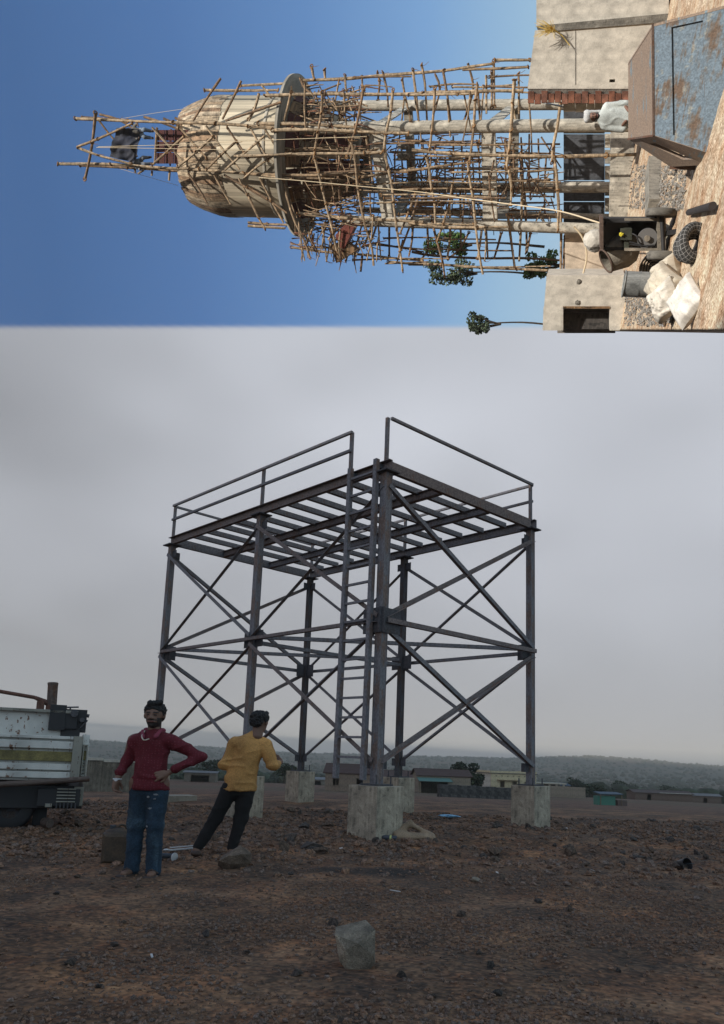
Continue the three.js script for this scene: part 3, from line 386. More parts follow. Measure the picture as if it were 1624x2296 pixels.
// =====================================================================================
// THE STEEL TANK STAND
// =====================================================================================
const steel = M('steel', { c: [0.58, 0.555, 0.55], map: T.rust, rough: 0.75, bumpMap: T.grain, bumpScale: 0.004 });
const steelRed = M('steel_red', { c: [0.60, 0.49, 0.43], map: T.rust, rough: 0.85, bumpMap: T.grain, bumpScale: 0.004 });
const steelDark = M('steel_dark', { c: [0.24, 0.235, 0.24], map: T.rust, rough: 0.8 });  // darker steel; on the gusset plates its darkness stands for shade
const tower = { yaw: 0.7599, N: V(0.2335, 0, -13), a: 7.602, a2: 3.8214, b: 4.5054, yb: 1.3 - 0.4728, H: 5.6109, Hm: 2.8112, Hr: 6.5628 };
const dirU = V(Math.cos(tower.yaw), 0, -Math.sin(tower.yaw)), dirV = V(-Math.sin(tower.yaw), 0, -Math.cos(tower.yaw));   // along the short side, along the long side
const baseT = tower.N.clone().setY(tower.yb);
const tp = (u, v, y) => dirU.clone().multiplyScalar(u).addScaledVector(dirV, v).setY(y);   // in the stand's own frame (origin: foot of the near post)
{
  const t = thing('steel_tank_stand', 'tall dark steel water tank stand with railed deck and ladder on concrete footings', 'tower', baseT);
  const { a, a2, b, H, Hm, Hr } = tower, posts = { N: [0, 0], M: [0, a2], L: [0, a], R: [b, 0], Q: [b, a2], K: [b, a] };
  const pt = (k, y, du = 0, dv = 0) => tp(posts[k][0] + du, posts[k][1] + dv, y);
  for (const k in posts) {
    const wide = k === 'N' ? 0.158 : 0.138;
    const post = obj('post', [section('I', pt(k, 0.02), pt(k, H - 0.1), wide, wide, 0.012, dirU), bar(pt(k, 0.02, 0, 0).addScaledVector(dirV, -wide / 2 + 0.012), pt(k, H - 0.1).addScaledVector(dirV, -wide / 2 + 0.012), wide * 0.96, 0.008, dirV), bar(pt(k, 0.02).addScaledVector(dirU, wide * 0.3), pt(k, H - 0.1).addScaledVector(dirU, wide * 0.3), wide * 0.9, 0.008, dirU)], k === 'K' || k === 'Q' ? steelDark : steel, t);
    obj('base_plate', bar(pt(k, 0.0), pt(k, 0.025), 0.4, 0.4, dirU), steelDark, post);
    for (const [i, j] of [[-1, -1], [-1, 1], [1, -1], [1, 1]]) obj('anchor_bolt', cyl(pt(k, -0.1, i * 0.17, j * 0.17), pt(k, 0.13 + 0.05 * h3(i + 3, j + 7, k.charCodeAt(0)), i * 0.17, j * 0.17), 0.014, 0.014, 6), steelDark, post);
    obj('cap_plate', bar(pt(k, H - 0.1), pt(k, H - 0.075), 0.34, 0.34, dirU), steelDark, post);
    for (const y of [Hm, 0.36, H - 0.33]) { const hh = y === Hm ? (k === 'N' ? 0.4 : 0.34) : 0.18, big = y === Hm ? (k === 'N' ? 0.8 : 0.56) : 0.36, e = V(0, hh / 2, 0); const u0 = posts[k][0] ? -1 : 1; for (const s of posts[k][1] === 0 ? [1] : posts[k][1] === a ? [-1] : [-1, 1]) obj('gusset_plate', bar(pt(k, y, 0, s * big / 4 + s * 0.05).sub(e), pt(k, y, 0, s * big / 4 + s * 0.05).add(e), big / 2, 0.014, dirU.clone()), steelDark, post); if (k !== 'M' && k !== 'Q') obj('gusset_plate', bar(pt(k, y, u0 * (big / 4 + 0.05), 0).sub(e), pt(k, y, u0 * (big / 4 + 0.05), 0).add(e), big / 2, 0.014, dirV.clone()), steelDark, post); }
  }
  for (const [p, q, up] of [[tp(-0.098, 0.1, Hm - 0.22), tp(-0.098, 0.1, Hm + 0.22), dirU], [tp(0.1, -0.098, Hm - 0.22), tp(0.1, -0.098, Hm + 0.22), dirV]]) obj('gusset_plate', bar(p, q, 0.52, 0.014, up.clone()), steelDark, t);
  const brace = (p, q, w = 0.075, m = steel, name = 'brace') => obj(name, section('L', p, q, w, w, 0.009, V(0, 1, 0)), m, t);
  const side = (A, B, skip) => {   // crossed braces of one bay, offset to the two faces of the posts
    const horiz = posts[A][0] === posts[B][0], o = horiz ? dirU : dirV, s = horiz ? (posts[A][0] ? 1 : -1) : (posts[A][1] ? 1 : -1);
    const e = (k, y, n) => pt(k, y).addScaledVector(o, s * (0.06 + 0.03 * n)); const red = (A + B).length && (A === 'N' || A === 'L');
    brace(e(A, H - 0.34, 0), e(B, Hm + 0.08, 0), 0.08, steel); brace(e(B, H - 0.34, 1), e(A, Hm + 0.08, 1), 0.08, red ? steelRed : steel);
    brace(e(A, Hm - 0.1, 0), e(B, 0.4, 0), 0.08, A === 'M' ? steelRed : steel); if (!skip) brace(e(B, Hm - 0.1, 1), e(A, 0.4, 1), 0.08, red ? steelRed : steel);
    brace(e(A, Hm, 2), e(B, Hm, 2), 0.085, A === 'N' || A === 'M' ? steelRed : steel, 'tie');
  };
  side('N', 'M'); side('M', 'L'); side('N', 'R'); side('R', 'Q'); side('Q', 'K'); side('L', 'K');
  for (const [A, B, dy] of [['M', 'Q', -0.06], ['M', 'R', 0.05], ['L', 'Q', 0.08]]) brace(pt(A, Hm + dy), pt(B, Hm + dy), 0.08, steel, 'tie');
  // deck
  const yb = H + 0.03, rim = (p, q, n, m = steelRed) => obj(n, section('C', p, q, 0.09, 0.2, 0.012, V(0, 1, 0)), m, t), ov = 0.12;
  rim(tp(-0.02, -ov, yb), tp(-0.02, a + ov, yb), 'edge_beam'); rim(tp(b + 0.02, -ov, yb), tp(b + 0.02, a + ov, yb), 'edge_beam', steel); rim(tp(0.07, -0.02, yb - 0.004), tp(b - 0.07, -0.02, yb - 0.004), 'edge_beam'); rim(tp(0.07, a + 0.02, yb - 0.004), tp(b - 0.07, a + 0.02, yb - 0.004), 'edge_beam', steel);
  for (const f of [0.335, 0.668]) obj('long_beam', section('I', tp(b * f, 0.03, yb - 0.03), tp(b * f, a - 0.03, yb - 0.03), 0.12, 0.16, 0.012, V(0, 1, 0)), f > 0.5 ? steel : steelRed, t);
  const nj = 12; for (let i = 1; i < nj; i++) obj('joist', section('C', tp(0.08, a * i / nj, yb + 0.07), tp(b - 0.08, a * i / nj, yb + 0.085), 0.09, 0.11, 0.01, V(0, 1, 0)), steel, t);
  // railing
  const rb = yb + 0.1, railTop = Hr, railMid = lerp(rb, Hr, 0.55), rp = (u, v, top = railTop) => obj('rail_post', bar(tp(u, v, rb - 0.02), tp(u, v, top + 0.02), 0.06, 0.06, dirU), steel, t), rl = (u0, v0, u1, v1, y) => obj('rail', bar(tp(u0, v0, y), tp(u1, v1, y), 0.052, 0.052), steel, t);
  const lv = 0.98; rp(0, a); rp(0, a2); rp(0, lv); rp(0, 0.02); rp(b, 0); rp(b, a2); rp(b, a - 0.02);
  for (const y of [railTop, railMid]) { rl(-0.046, lv - 0.05, -0.046, a + 0.03, y); rl(b + 0.046, -0.03, b + 0.046, a, y); }
  rl(0.03, -0.046, b + 0.02, -0.046, railTop); rl(0.03, a + 0.046, b, a + 0.046, railTop);
  // ladder
  const lad = new THREE.Group(); lad.name = 'ladder'; t.add(lad); const lo = -0.14, l0 = 0.13, l1 = 0.82, yl = 0.08;
  for (const v of [l0, l1]) { obj('ladder_rail', section('C', tp(lo - 0.05, v, yl), tp(lo, v, H + 0.16), 0.085, 0.085, 0.009, dirV), steel, lad); obj('ladder_hook', bar(tp(lo, v, H + 0.05), tp(0.02, v, H + 0.05), 0.06, 0.08), steelDark, lad); }
  for (let i = 0; i < 16; i++) { const y = 0.45 + i * 0.34; if (y > H) break; obj('rung', bar(tp(lo - 0.05 + 0.05 * y / H, l0 + 0.03, y), tp(lo - 0.05 + 0.05 * y / H, l1 - 0.03, y), 0.045, 0.04), steel, lad); }
  // footings
  const conc = M('footing', { c: [0.62, 0.56, 0.47], map: T.concrete, rough: 0.95, bumpMap: T.grain, bumpScale: 0.006 });
  const notes = { N: 'wide concrete footing under the near post with a brown sack at its foot', M: 'concrete footing half hidden behind the man in the yellow shirt', L: 'concrete footing just behind the man in the red shirt', R: 'concrete footing with tall anchor bolts under the post facing the yellow house', Q: 'slim concrete footing behind the near post', K: 'concrete footing under the rear corner post farthest from the ladder' };
  for (const k in posts) {
    const p = baseT.clone().add(pt(k, 0)), y0 = Math.min(gB(p.x, p.z), gB(p.x + 0.4, p.z + 0.4), gB(p.x - 0.4, p.z + 0.4)) - 0.25, h = tower.yb - 0.004 - y0, w = k === 'N' ? 0.66 : 0.58;
    let g = bx(w, h, w, 0, h / 2, 0, 0, 0, 0, 0.012); const m = obj(numbered('concrete_footing'), g, conc); m.position.set(p.x, y0, p.z); m.rotation.y = tower.yaw + (k === 'N' ? 0.05 : 0); tag(m, notes[k], 'footing');
  }
}
// =====================================================================================
// THINGS ON THE SITE
// =====================================================================================
const put = (m, p, ry = 0, rx = 0, rz = 0) => { m.position.copy(p); m.rotation.set(rx, ry, rz); return m; };
// big stones
{
  const pale = M('pale_stone', { c: [0.6, 0.5, 0.375], map: T.mottle, rough: 0.9, bumpMap: T.pits, bumpScale: 0.02 }), brown = M('brown_stone', { c: [0.45, 0.33, 0.24], map: T.mottle, rough: 0.95, bumpMap: T.pits, bumpScale: 0.02 });
  const at0 = (x, y) => { const r = rayDir(x, y); let t = 3; for (let i = 0; i < 40; i++) { const p = r.clone().multiplyScalar(t).add(camera.position), g = gB(p.x, p.z); t *= (1.3 - g) / (1.3 - p.y); } const p = r.multiplyScalar(t).add(camera.position); p.y = gB(p.x, p.z); return p; };
  globalThis.at0 = at0;
  let p = at0(795, 2165), s = 0.001 * p.distanceTo(camera.position) / 1.7;
  const blk = new ConvexGeometry([[-42, 82, -20], [20, 98, -28], [40, 86, 10], [38, 38, 30], [42, 14, 8], [24, 0, 30], [-14, 2, 30], [-30, 20, 24], [-42, 74, 16], [-26, 10, -20], [30, 10, -30], [6, 62, 34], [-20, 48, 34]].map(([x, y, z]) => V(x * s, y * s * 0.92 - 6 * s, z * s)));
  tag(put(obj(numbered('field_stone'), boxUV(blk, 2), pale), p), 'pale upright block of stone alone on the bare earth', 'stone');
  p = at0(524, 1946); tag(put(obj(numbered('boulder'), rock(0.19, 21, 1.1, 0.86, 0.8, 22), brown), V(p.x, p.y + 0.11, p.z), 0.4), 'brown boulder at the foot of the man in the yellow shirt', 'boulder');
  p = at0(1068, 1980); tag(put(obj(numbered('field_stone'), rock(0.06, 9, 1, 0.7, 1), pale), V(p.x, p.y + 0.03, p.z)), 'small pale stone on open ground before the near footing', 'stone');
  p = at0(700, 1905); tag(put(obj(numbered('field_stone'), rock(0.15, 12, 1.3, 0.6, 1), M('stone1', {})), V(p.x, p.y + 0.04, p.z)), 'flat dark stone in the oil stained ground', 'stone');
  // sack by the near footing
  p = at0(926, 1880);
  const sk = field([{ a: [-0.28, 0.06, 0], b: [0.3, 0.05, 0.05], r: [0.09, 0.05], fz: 2.2 }, { a: [-0.25, 0.1, -0.1], b: [-0.05, 0.26, -0.14], r: [0.07, 0.05], fz: 1.4 }, { a: [-0.05, 0.24, -0.14], b: [0.32, 0.08, -0.02], r: [0.04, 0.035], fz: 2 }], [-0.5, -0.1, -0.4], [0.5, 0.4, 0.4], 0.018, 0.05);
  { const q = sk.attributes.position; for (let i = 0; i < q.count; i++) { const n = fbm(q.getX(i) * 14, q.getY(i) * 14, q.getZ(i) * 14, 3) - 0.5; q.setY(i, q.getY(i) + n * 0.035); } sk.computeVertexNormals(); }
  tag(put(obj(numbered('empty_sack'), sk, M('sackcloth', { c: [0.45, 0.33, 0.22], map: T.cloth, rough: 1 })), V(p.x + 0.02, p.y, p.z - 0.05), 0.1), 'crumpled brown sack beside the wide near footing', 'sack');
  p = at0(872, 1884); { const t = thing('water_bottle', 'dark plastic bottle with yellow green cap lying before the near footing', 'bottle', V(p.x, p.y + 0.045, p.z), -0.25); const g = lathe([[0, -0.13], [0.038, -0.13], [0.042, -0.11], [0.042, 0.06], [0.036, 0.09], [0.018, 0.12], [0.018, 0.14], [0, 0.14]], 14); g.rotateZ(Math.PI / 2); obj('body', g, M('bottle', { c: [0.04, 0.05, 0.065], rough: 0.35 }), t); obj('cap', cyl(V(-0.165, 0, 0), V(-0.138, 0, 0), 0.022, 0.022, 10), M('cap', { c: [0.5, 0.55, 0.2], rough: 0.5 }), t); obj('band', cyl(V(0.02, 0, 0), V(0.05, 0, 0), 0.0435, 0.0435, 14), M('cap', {}), t); }
  // spanner and grinder
  p = at0(405, 1914); { const t = thing('steel_spanner', 'long bright steel spanner lying behind the man in red', 'spanner', V(p.x, p.y + 0.05, p.z), 0.25); obj('handle', [bar(V(-0.15, 0, 0.02), V(0.3, 0.035, -0.05), 0.03, 0.016), bar(V(-0.14, 0.03, 0), V(0.3, 0.06, -0.07), 0.014, 0.012)], M('bright', { c: [0.62, 0.64, 0.66], rough: 0.35, metal: 0.4 }), t); const jaw = new THREE.TorusGeometry(0.032, 0.012, 8, 16, 4.6); jaw.rotateX(Math.PI / 2 - 0.3); obj('jaw', clean(jaw.translate(-0.18, 0, 0.02)), M('bright', {}), t); }
  p = at0(376, 1930); { const t = thing('hand_grinder', 'dark hand grinder with pale disc by the feet of the man in red', 'tool', V(p.x, p.y + 0.05, p.z), -0.3); obj('body', [cyl(V(-0.14, 0, 0), V(0.05, 0.01, 0), 0.034, 0.03, 12), cyl(V(0.05, 0.01, 0), V(0.1, 0, 0.01), 0.03, 0.04, 12)], M('tool_dark', { c: [0.04, 0.05, 0.06], rough: 0.6 }), t); obj('disc', cyl(V(0.1, 0, 0.02), V(0.108, 0, 0.022), 0.055, 0.055, 18), M('bright', {}), t); }
  // jerry can
  p = at0(255, 1934); { const t = thing('jerry_can', 'tall brown plastic jerry can standing behind the man in red', 'can', V(p.x, p.y - 0.01, p.z - 0.05), 0.2); t.scale.setScalar(1.15); const cm = M('can', { c: [0.19, 0.125, 0.075], map: T.mottle, rough: 0.6 }); obj('body', [bx(0.27, 0.3, 0.2, 0, 0.15, 0, 0, 0, 0, 0.03), lathe([[0.13, 0], [0.12, 0.03], [0.05, 0.06], [0.045, 0.065]], 18).scale(1, 1, 0.75).translate(0, 0.29, 0)], cm, t); obj('cap', cyl(V(-0.05, 0.34, 0), V(-0.05, 0.375, 0), 0.03, 0.03, 12), M('tool_dark', {}), t); const hd = new THREE.TorusGeometry(0.045, 0.012, 8, 14, Math.PI); obj('handle', clean(hd.translate(0.04, 0.335, 0)), cm, t); }
  // black can lying by the hollow
  p = at0(1520, 1945); { const t = thing('black_bucket', 'black plastic bucket tipped over on the rubble edge', 'bucket', V(p.x, p.y + 0.05, p.z), 0.5); t.scale.setScalar(0.62); const g = lathe([[0, 0], [0.11, 0], [0.14, 0.26], [0.15, 0.26], [0.15, 0.28], [0.135, 0.28], [0.105, 0.02], [0, 0.02]], 20); g.rotateX(1.35).rotateZ(0.3); obj('body', g, M('black_plastic', { c: [0.018, 0.018, 0.02], rough: 0.5 }), t); const r = new THREE.TorusGeometry(0.145, 0.006, 6, 20, Math.PI); r.rotateX(1.35).translate(0, 0.07, 0.26); obj('handle', clean(r), M('tool_dark', {}), t); }
  // thin offcuts
  const R = rng(44), lab = ['thin pale metal offcut on the bare earth', 'scrap of pale paper among the rubble'];
  for (const [x, y, k, L] of [[886, 2002, 0, 0.12], [1270, 1860, 1, 0.07], [765, 1905, 1, 0.05], [1330, 1955, 1, 0.06], [340, 2150, 0, 0.08], [1115, 1960, 1, 0.05]]) { p = at0(x, y); const m = obj(numbered(k ? 'paper_scrap' : 'metal_offcut'), k ? bx(L, 0.004, L * 0.6, 0, 0, 0, 0, 0.3, 0.2) : bx(L, 0.006, 0.014), M(k ? 'paper' : 'bright', { c: [0.5, 0.45, 0.42] })); put(m, V(p.x, p.y + 0.02, p.z), R() * 3); tag(m, lab[k], k ? 'paper' : 'offcut', k ? 'paper scraps in the rubble' : 'metal offcuts on the earth'); }
}
// ---------- the truck ----------
{
  const gp = globalThis.at0(128, 1864), D = -gp.clone().applyMatrix4(camera.matrixWorldInverse).z, k = D / FOC, g0 = at(128, 1864, D), zs = D / 8.6, t = thing('work_truck', 'rusty white and yellow truck body with black machinery mounted on its corner', 'truck', V(g0.x - 22 * k, g0.y, g0.z), 0.36);
  const X = (px) => (px - 128) * k, Y = (py) => (1862 - py) * k, white = M('truck_white', { c: [0.8, 0.8, 0.78], map: T.truckPaint, rough: 0.55 }), yel = M('truck_yellow', { c: [0.56, 0.47, 0.16], map: T.mottle, rough: 0.6 }), rustM = M('truck_rust', { c: [0.36, 0.26, 0.2], map: T.rust, rough: 0.9 }), blk = M('truck_black', { c: [0.022, 0.022, 0.024], rough: 0.6 }), grey = M('truck_grey', { c: [0.36, 0.35, 0.31], map: T.truckPaint, rough: 0.7 }), orange = M('truck_orange', { c: [0.42, 0.2, 0.13], map: T.rust, rough: 0.9 });
  t.scale.z = zs; const B = (x0, x1, y0, y1, z0, z1, bev = 0.006) => bx(X(x1) - X(x0), Y(y0) - Y(y1), z1 - z0, (X(x0) + X(x1)) / 2, (Y(y0) + Y(y1)) / 2, (z0 + z1) / 2, 0, 0, 0, bev);
  const body = obj('side_panel', B(-160, 166, 1598, 1752, -1.9, -0.06), white, t);
  for (const [y0, y1] of [[1651, 1658], [1663, 1680], [1714, 1728], [1732, 1746]]) obj('panel_rib', B(-160, 164, y0, y1, -0.06, -0.005), white, body);
  obj('yellow_band', B(-160, 164, 1686, 1708, -0.058, -0.012), yel, body); obj('roof_edge', B(-165, 168, 1592, 1599, -1.95, 0), grey, body);
  obj('corner_post', B(164, 184, 1650, 1750, -0.3, 0.03), grey, t);
  const cab = obj('rear_panel', B(184, 199, 1645, 1750, -1.8, -0.05), white, t); obj('yellow_band', B(185, 194, 1682, 1704, -0.05, -0.03), yel, cab); obj('latch_frame', [B(186, 189, 1668, 1735, -0.05, 0.0), B(194, 197, 1668, 1735, -0.05, 0.0), B(189, 194, 1668, 1672, -0.05, -0.005), B(189, 194, 1708, 1711, -0.05, -0.005)], grey, cab);
  obj('louvre', [0, 1, 2, 3].map((i) => B(186, 198, 1713 + i * 8, 1717 + i * 8, -0.05, -0.015)), grey, cab);
  obj('bumper_pipe', stick([V(X(-160), Y(1776), 0.1), V(X(62), Y(1758), 0.1), V(X(206), Y(1745), 0.08)], 0.036 * zs, 0.032 * zs, 5, 10, 3, 0.03), rustM, t);
  const ch = obj('undercarriage', [B(-160, 196, 1764, 1815, -1.7, -0.15), B(100, 190, 1770, 1808, -0.15, 0.0)], blk, t);
  obj('grille', [0, 1, 2, 3, 4].map((i) => B(140, 180, 1768 + i * 7, 1771 + i * 7, 0.0, 0.02)), grey, ch); obj('cooling_fin', [0, 1, 2, 3, 4, 5].map((i) => B(140 + i * 8, 143 + i * 8, 1800, 1812, 0.0, 0.03)), steelDark, ch); obj('number_tag', B(118, 132, 1802, 1810, 0.0, 0.02), grey, ch); obj('fuel_box', B(176, 197, 1765, 1808, -0.6, -0.1), grey, ch);
  const wh = (px, z) => { const w = new THREE.Group(); w.name = 'wheel'; t.add(w); const r = 0.26 * zs, c = V(X(px), r - 0.03, z); const ty = lathe([[0.12, -0.11], [0.22, -0.11], [0.255, -0.08], [0.26, 0], [0.255, 0.08], [0.22, 0.11], [0.12, 0.11]], 30); ty.scale(zs, 1, zs).rotateX(Math.PI / 2).translate(c.x, c.y, c.z); obj('tyre', ty, blk, w); const rm = lathe([[0, 0.03], [0.04, 0.05], [0.05, 0.02], [0.11, 0.04], [0.13, 0.1], [0.13, -0.1], [0, -0.1]], 24); rm.scale(zs, 1, zs).rotateX(Math.PI / 2).translate(c.x, c.y, c.z); obj('rim', rm, steelDark, w); }; wh(44, -0.3); wh(44, -1.6);
  obj('step_pipe', cyl(V(X(118), Y(1846), -0.25), V(X(132), Y(1848), -0.1), 0.05 * zs, 0.05 * zs, 12), rustM, t); obj('mud_flap', B(92, 122, 1812, 1856, -0.4, -0.35), blk, t);
  // machinery on the corner
  const mc = obj('engine_block', [B(107, 142, 1580, 1638, -0.35, 0.0), B(140, 188, 1588, 1640, -0.45, -0.06), B(140, 168, 1596, 1634, -0.06, -0.01), B(134, 176, 1632, 1652, -0.3, -0.04)], blk, t);
  obj('flywheel', [cyl(V(X(160), Y(1598), -0.05), V(X(160), Y(1598), 0.03), 0.055, 0.055, 20), cyl(V(X(178), Y(1612), -0.05), V(X(178), Y(1612), 0.02), 0.035, 0.035, 16)], steelDark, mc); obj('pipe_fitting', [cyl(V(X(186), Y(1600), -0.1), V(X(193), Y(1602), -0.1), 0.022, 0.03, 10), cyl(V(X(176), Y(1630), -0.04), V(X(190), Y(1612), -0.04), 0.012, 0.012, 8), cyl(V(X(142), Y(1584), -0.1), V(X(168), Y(1582), -0.1), 0.012, 0.012, 8), cyl(V(X(150), Y(1630), -0.04), V(X(150), Y(1585), -0.04), 0.012, 0.012, 8)], steelDark, mc); obj('clamp', B(194, 200, 1655, 1664, -0.2, -0.1), steelDark, t);
  const ex = obj('exhaust_stack', cyl(V(X(109), Y(1600), -0.2), V(X(106), Y(1527), -0.22), 0.056 * zs, 0.058 * zs, 18), rustM, t); obj('collar', cyl(V(X(109), Y(1594), -0.2), V(X(109), Y(1580), -0.2), 0.068 * zs, 0.068 * zs, 18), orange, ex); obj('rim', cyl(V(X(106), Y(1532), -0.22), V(X(106), Y(1527.5), -0.22), 0.061 * zs, 0.061 * zs, 18), rustM, ex);
  obj('bracket', [B(76, 92, 1573, 1602, -0.3, -0.15), cyl(V(X(-120), Y(1540), -0.25), V(X(70), Y(1564), -0.22), 0.022 * zs, 0.022 * zs, 10), cyl(V(X(70), Y(1564), -0.22), V(X(100), Y(1576), -0.2), 0.022 * zs, 0.035 * zs, 10)], orange, t);
}

// =====================================================================================
// PEOPLE (distance fields: one body each, clothes as parts)
// =====================================================================================
const skinM = M('skin', { c: [1, 1, 1], vertexColors: true, rough: 0.65 }), hairM = M('hair', { c: [0.012, 0.011, 0.011], rough: 0.75 });
const S = (a, b, r0, r1, x = {}) => ({ a, b, r: [r0, r1], ...x }), E = (c, e, x = {}) => ({ c, e, ...x });
function headPrims(o = {}) {   // head centred on the origin, facing +z; about 0.24 high
  return [E([0, 0.025, -0.012], [0.074, 0.09, 0.092]), E([0, -0.035, 0.022], [0.056, 0.075, 0.066]), S([0, -0.085, 0.05], [0, -0.092, 0.056], 0.024, 0.022), S([0, 0.012, 0.082], [0, -0.02, 0.1], 0.009, 0.014, { k: 0.012 }), E([0.015, -0.024, 0.09], [0.01, 0.008, 0.01], { k: 0.01 }), E([-0.015, -0.024, 0.09], [0.01, 0.008, 0.01], { k: 0.01 }), S([-0.036, 0.03, 0.074], [0.036, 0.03, 0.074], 0.009, 0.009, { k: 0.014 }), E([0.03, 0.01, 0.084], [0.015, 0.009, 0.012], { cut: 1, k: 0.01 }), E([-0.03, 0.01, 0.084], [0.015, 0.009, 0.012], { cut: 1, k: 0.01 }), E([0.03, 0.01, 0.072], [0.013, 0.011, 0.012], { k: 0.004 }), E([-0.03, 0.01, 0.072], [0.013, 0.011, 0.012], { k: 0.004 }), S([-0.018, -0.055, 0.08], [0.018, -0.055, 0.08], 0.009, 0.009, { k: 0.008 }), E([0.076, 0, -0.01], [0.012, 0.032, 0.02], { k: 0.008 }), E([-0.076, 0, -0.01], [0.012, 0.032, 0.02], { k: 0.008 }), S([0, -0.06, -0.02], [0, -0.16, -0.03], 0.05, 0.054, { k: 0.03 })];
}
const headPaint = (skin, beard) => (x, y, z) => { if (z > 0.066 && Math.abs(Math.abs(x) - 0.03) < 0.011 && Math.abs(y - 0.01) < 0.007) return [0.03, 0.02, 0.018]; if (z > 0.055 && Math.abs(y - 0.033) < 0.006 && Math.abs(Math.abs(x) - 0.032) < 0.022) return [0.02, 0.015, 0.013]; if (beard && y < -0.02 && z > -0.02 && y > -0.13 && (y < -0.062 || Math.abs(x) > 0.042 || (y < -0.034 && y > -0.048 && z > 0.06))) return [0.022, 0.017, 0.015]; if (z > 0.07 && Math.abs(y + 0.055) < 0.008 && Math.abs(x) < 0.024) return mix3(skin, [0.16, 0.05, 0.045], 0.6); return skin; };
function headGeo(skin, beard, yaw, pitch, c, sc = 1) { const g = paint(field(headPrims(), [-0.12, -0.2, -0.14], [0.12, 0.14, 0.14], 0.0055, 0.02), headPaint(skin, beard)); g.rotateX(pitch).rotateY(yaw).scale(sc, sc, sc).translate(...c); return g; }
function hairGeo(yaw, pitch, c, sc = 1, o = {}) { const pr = [E([0, 0.055, -0.02], [0.081, 0.074, 0.097]), E([0, 0.0, -0.07], [0.066, 0.075, 0.04]), E([0.068, 0.03, -0.015], [0.014, 0.045, 0.04], { k: 0.01 }), E([-0.068, 0.03, -0.015], [0.014, 0.045, 0.04], { k: 0.01 }), S([-0.02, 0.108, 0.058], [0.05, 0.118, 0.05], 0.026, 0.024), E([0, -0.005, 0.1], [0.066, 0.062, 0.05], { cut: 1, k: 0.012 })]; const g = field(pr, [-0.14, -0.12, -0.16], [0.14, 0.2, 0.14], 0.006, 0.02), p = g.attributes.position; for (let i = 0; i < p.count; i++) { const x = p.getX(i), y = p.getY(i), z = p.getZ(i), n = (fbm(x * 85, y * 60, z * 85, 2) - 0.5) * 0.03; const l = Math.hypot(x, y, z) || 1; p.setXYZ(i, x * (1 + n / l), y * (1 + n / l), z * (1 + n / l)); } g.computeVertexNormals(); g.rotateX(pitch).rotateY(yaw).scale(sc, sc, sc).translate(...c); return g; }
// a hand at the wrist w pointing along d, palm normal n; five bent fingers
function handPrims(w, d, n, curl = 0.5, side = 1, sc = 1) {
  const D = V(...d).normalize(), N = V(...n); N.addScaledVector(D, -N.dot(D)).normalize(); const T = new THREE.Vector3().crossVectors(D, N).multiplyScalar(side), P = (a, b, c) => { const q = V(...w).addScaledVector(D, a * sc).addScaledVector(T, b * sc).addScaledVector(N, c * sc); return [q.x, q.y, q.z]; }, out = [];
  out.push(S(P(0, 0, 0), P(0.03, 0, 0), 0.026 * sc, 0.028 * sc), S(P(0.03, -0.02, 0), P(0.085, -0.03, 0), 0.022 * sc, 0.017 * sc), S(P(0.03, 0.015, 0), P(0.088, 0.022, 0), 0.023 * sc, 0.017 * sc), S(P(0.04, 0, 0), P(0.09, -0.004, 0), 0.02 * sc, 0.018 * sc));
  [[-0.034, 0.058], [-0.012, 0.072], [0.011, 0.078], [0.033, 0.066]].forEach(([y, L]) => { const a = P(0.088, y, 0), b = P(0.088 + L * 0.5 * Math.cos(curl * 0.6), y * 1.1, L * 0.5 * Math.sin(curl * 0.6)), c = P(0.088 + L * (0.5 * Math.cos(curl * 0.6) + 0.45 * Math.cos(curl * 1.8)), y * 1.12, L * (0.5 * Math.sin(curl * 0.6) + 0.45 * Math.sin(curl * 1.8))); out.push(S(a, b, 0.0095 * sc, 0.009 * sc, { k: 0.006 }), S(b, c, 0.009 * sc, 0.0075 * sc, { k: 0.004 })); });
  const a = P(0.025, 0.03, 0.004), b = P(0.062, 0.058, 0.014), c = P(0.092, 0.062, 0.026); out.push(S(a, b, 0.013 * sc, 0.011 * sc, { k: 0.012 }), S(b, c, 0.0105 * sc, 0.009 * sc, { k: 0.004 }));
  return out;
}
const bounds = (pr, m) => { const lo = [9, 9, 9], hi = [-9, -9, -9]; for (const p of pr) for (const q of p.e ? [p.c] : [p.a, p.b]) for (let i = 0; i < 3; i++) { const r = (p.e ? Math.max(...p.e) : Math.max(...p.r) * (p.fz || 1)) + m; lo[i] = Math.min(lo[i], q[i] - r); hi[i] = Math.max(hi[i], q[i] + r); } return [lo, hi]; };
const mesh = (pr, cell, k) => { const [lo, hi] = bounds(pr, cell * 2 + 0.01); return field(pr, lo, hi, cell, k); };
function wrinkle(g, amp, fr, seed, ys = 1) {   // a few sharp folds over soft unevenness
  const p = g.attributes.position, n = g.attributes.normal; for (let i = 0; i < p.count; i++) { const x = p.getX(i), y = p.getY(i), z = p.getZ(i), w = fbm(x * 4 + seed, y * 4, z * 4, 2) * 1.6, r = 1 - Math.abs(2 * n3(x * fr * 0.55 + seed + w, y * fr * 0.55 * ys + w, z * fr * 0.55) - 1), d = (r ** 4 - 0.25) * amp + (n3(x * 5 + seed, y * 5, z * 5) - 0.5) * amp; p.setXYZ(i, x + n.getX(i) * d, y + n.getY(i) * d, z + n.getZ(i) * d); } g.computeVertexNormals(); return g; }
const cutBelow = (y) => S([-1, y - 0.5, 0], [1, y - 0.5, 0], 0.5, 0.5, { cut: 1, k: 0.008 });

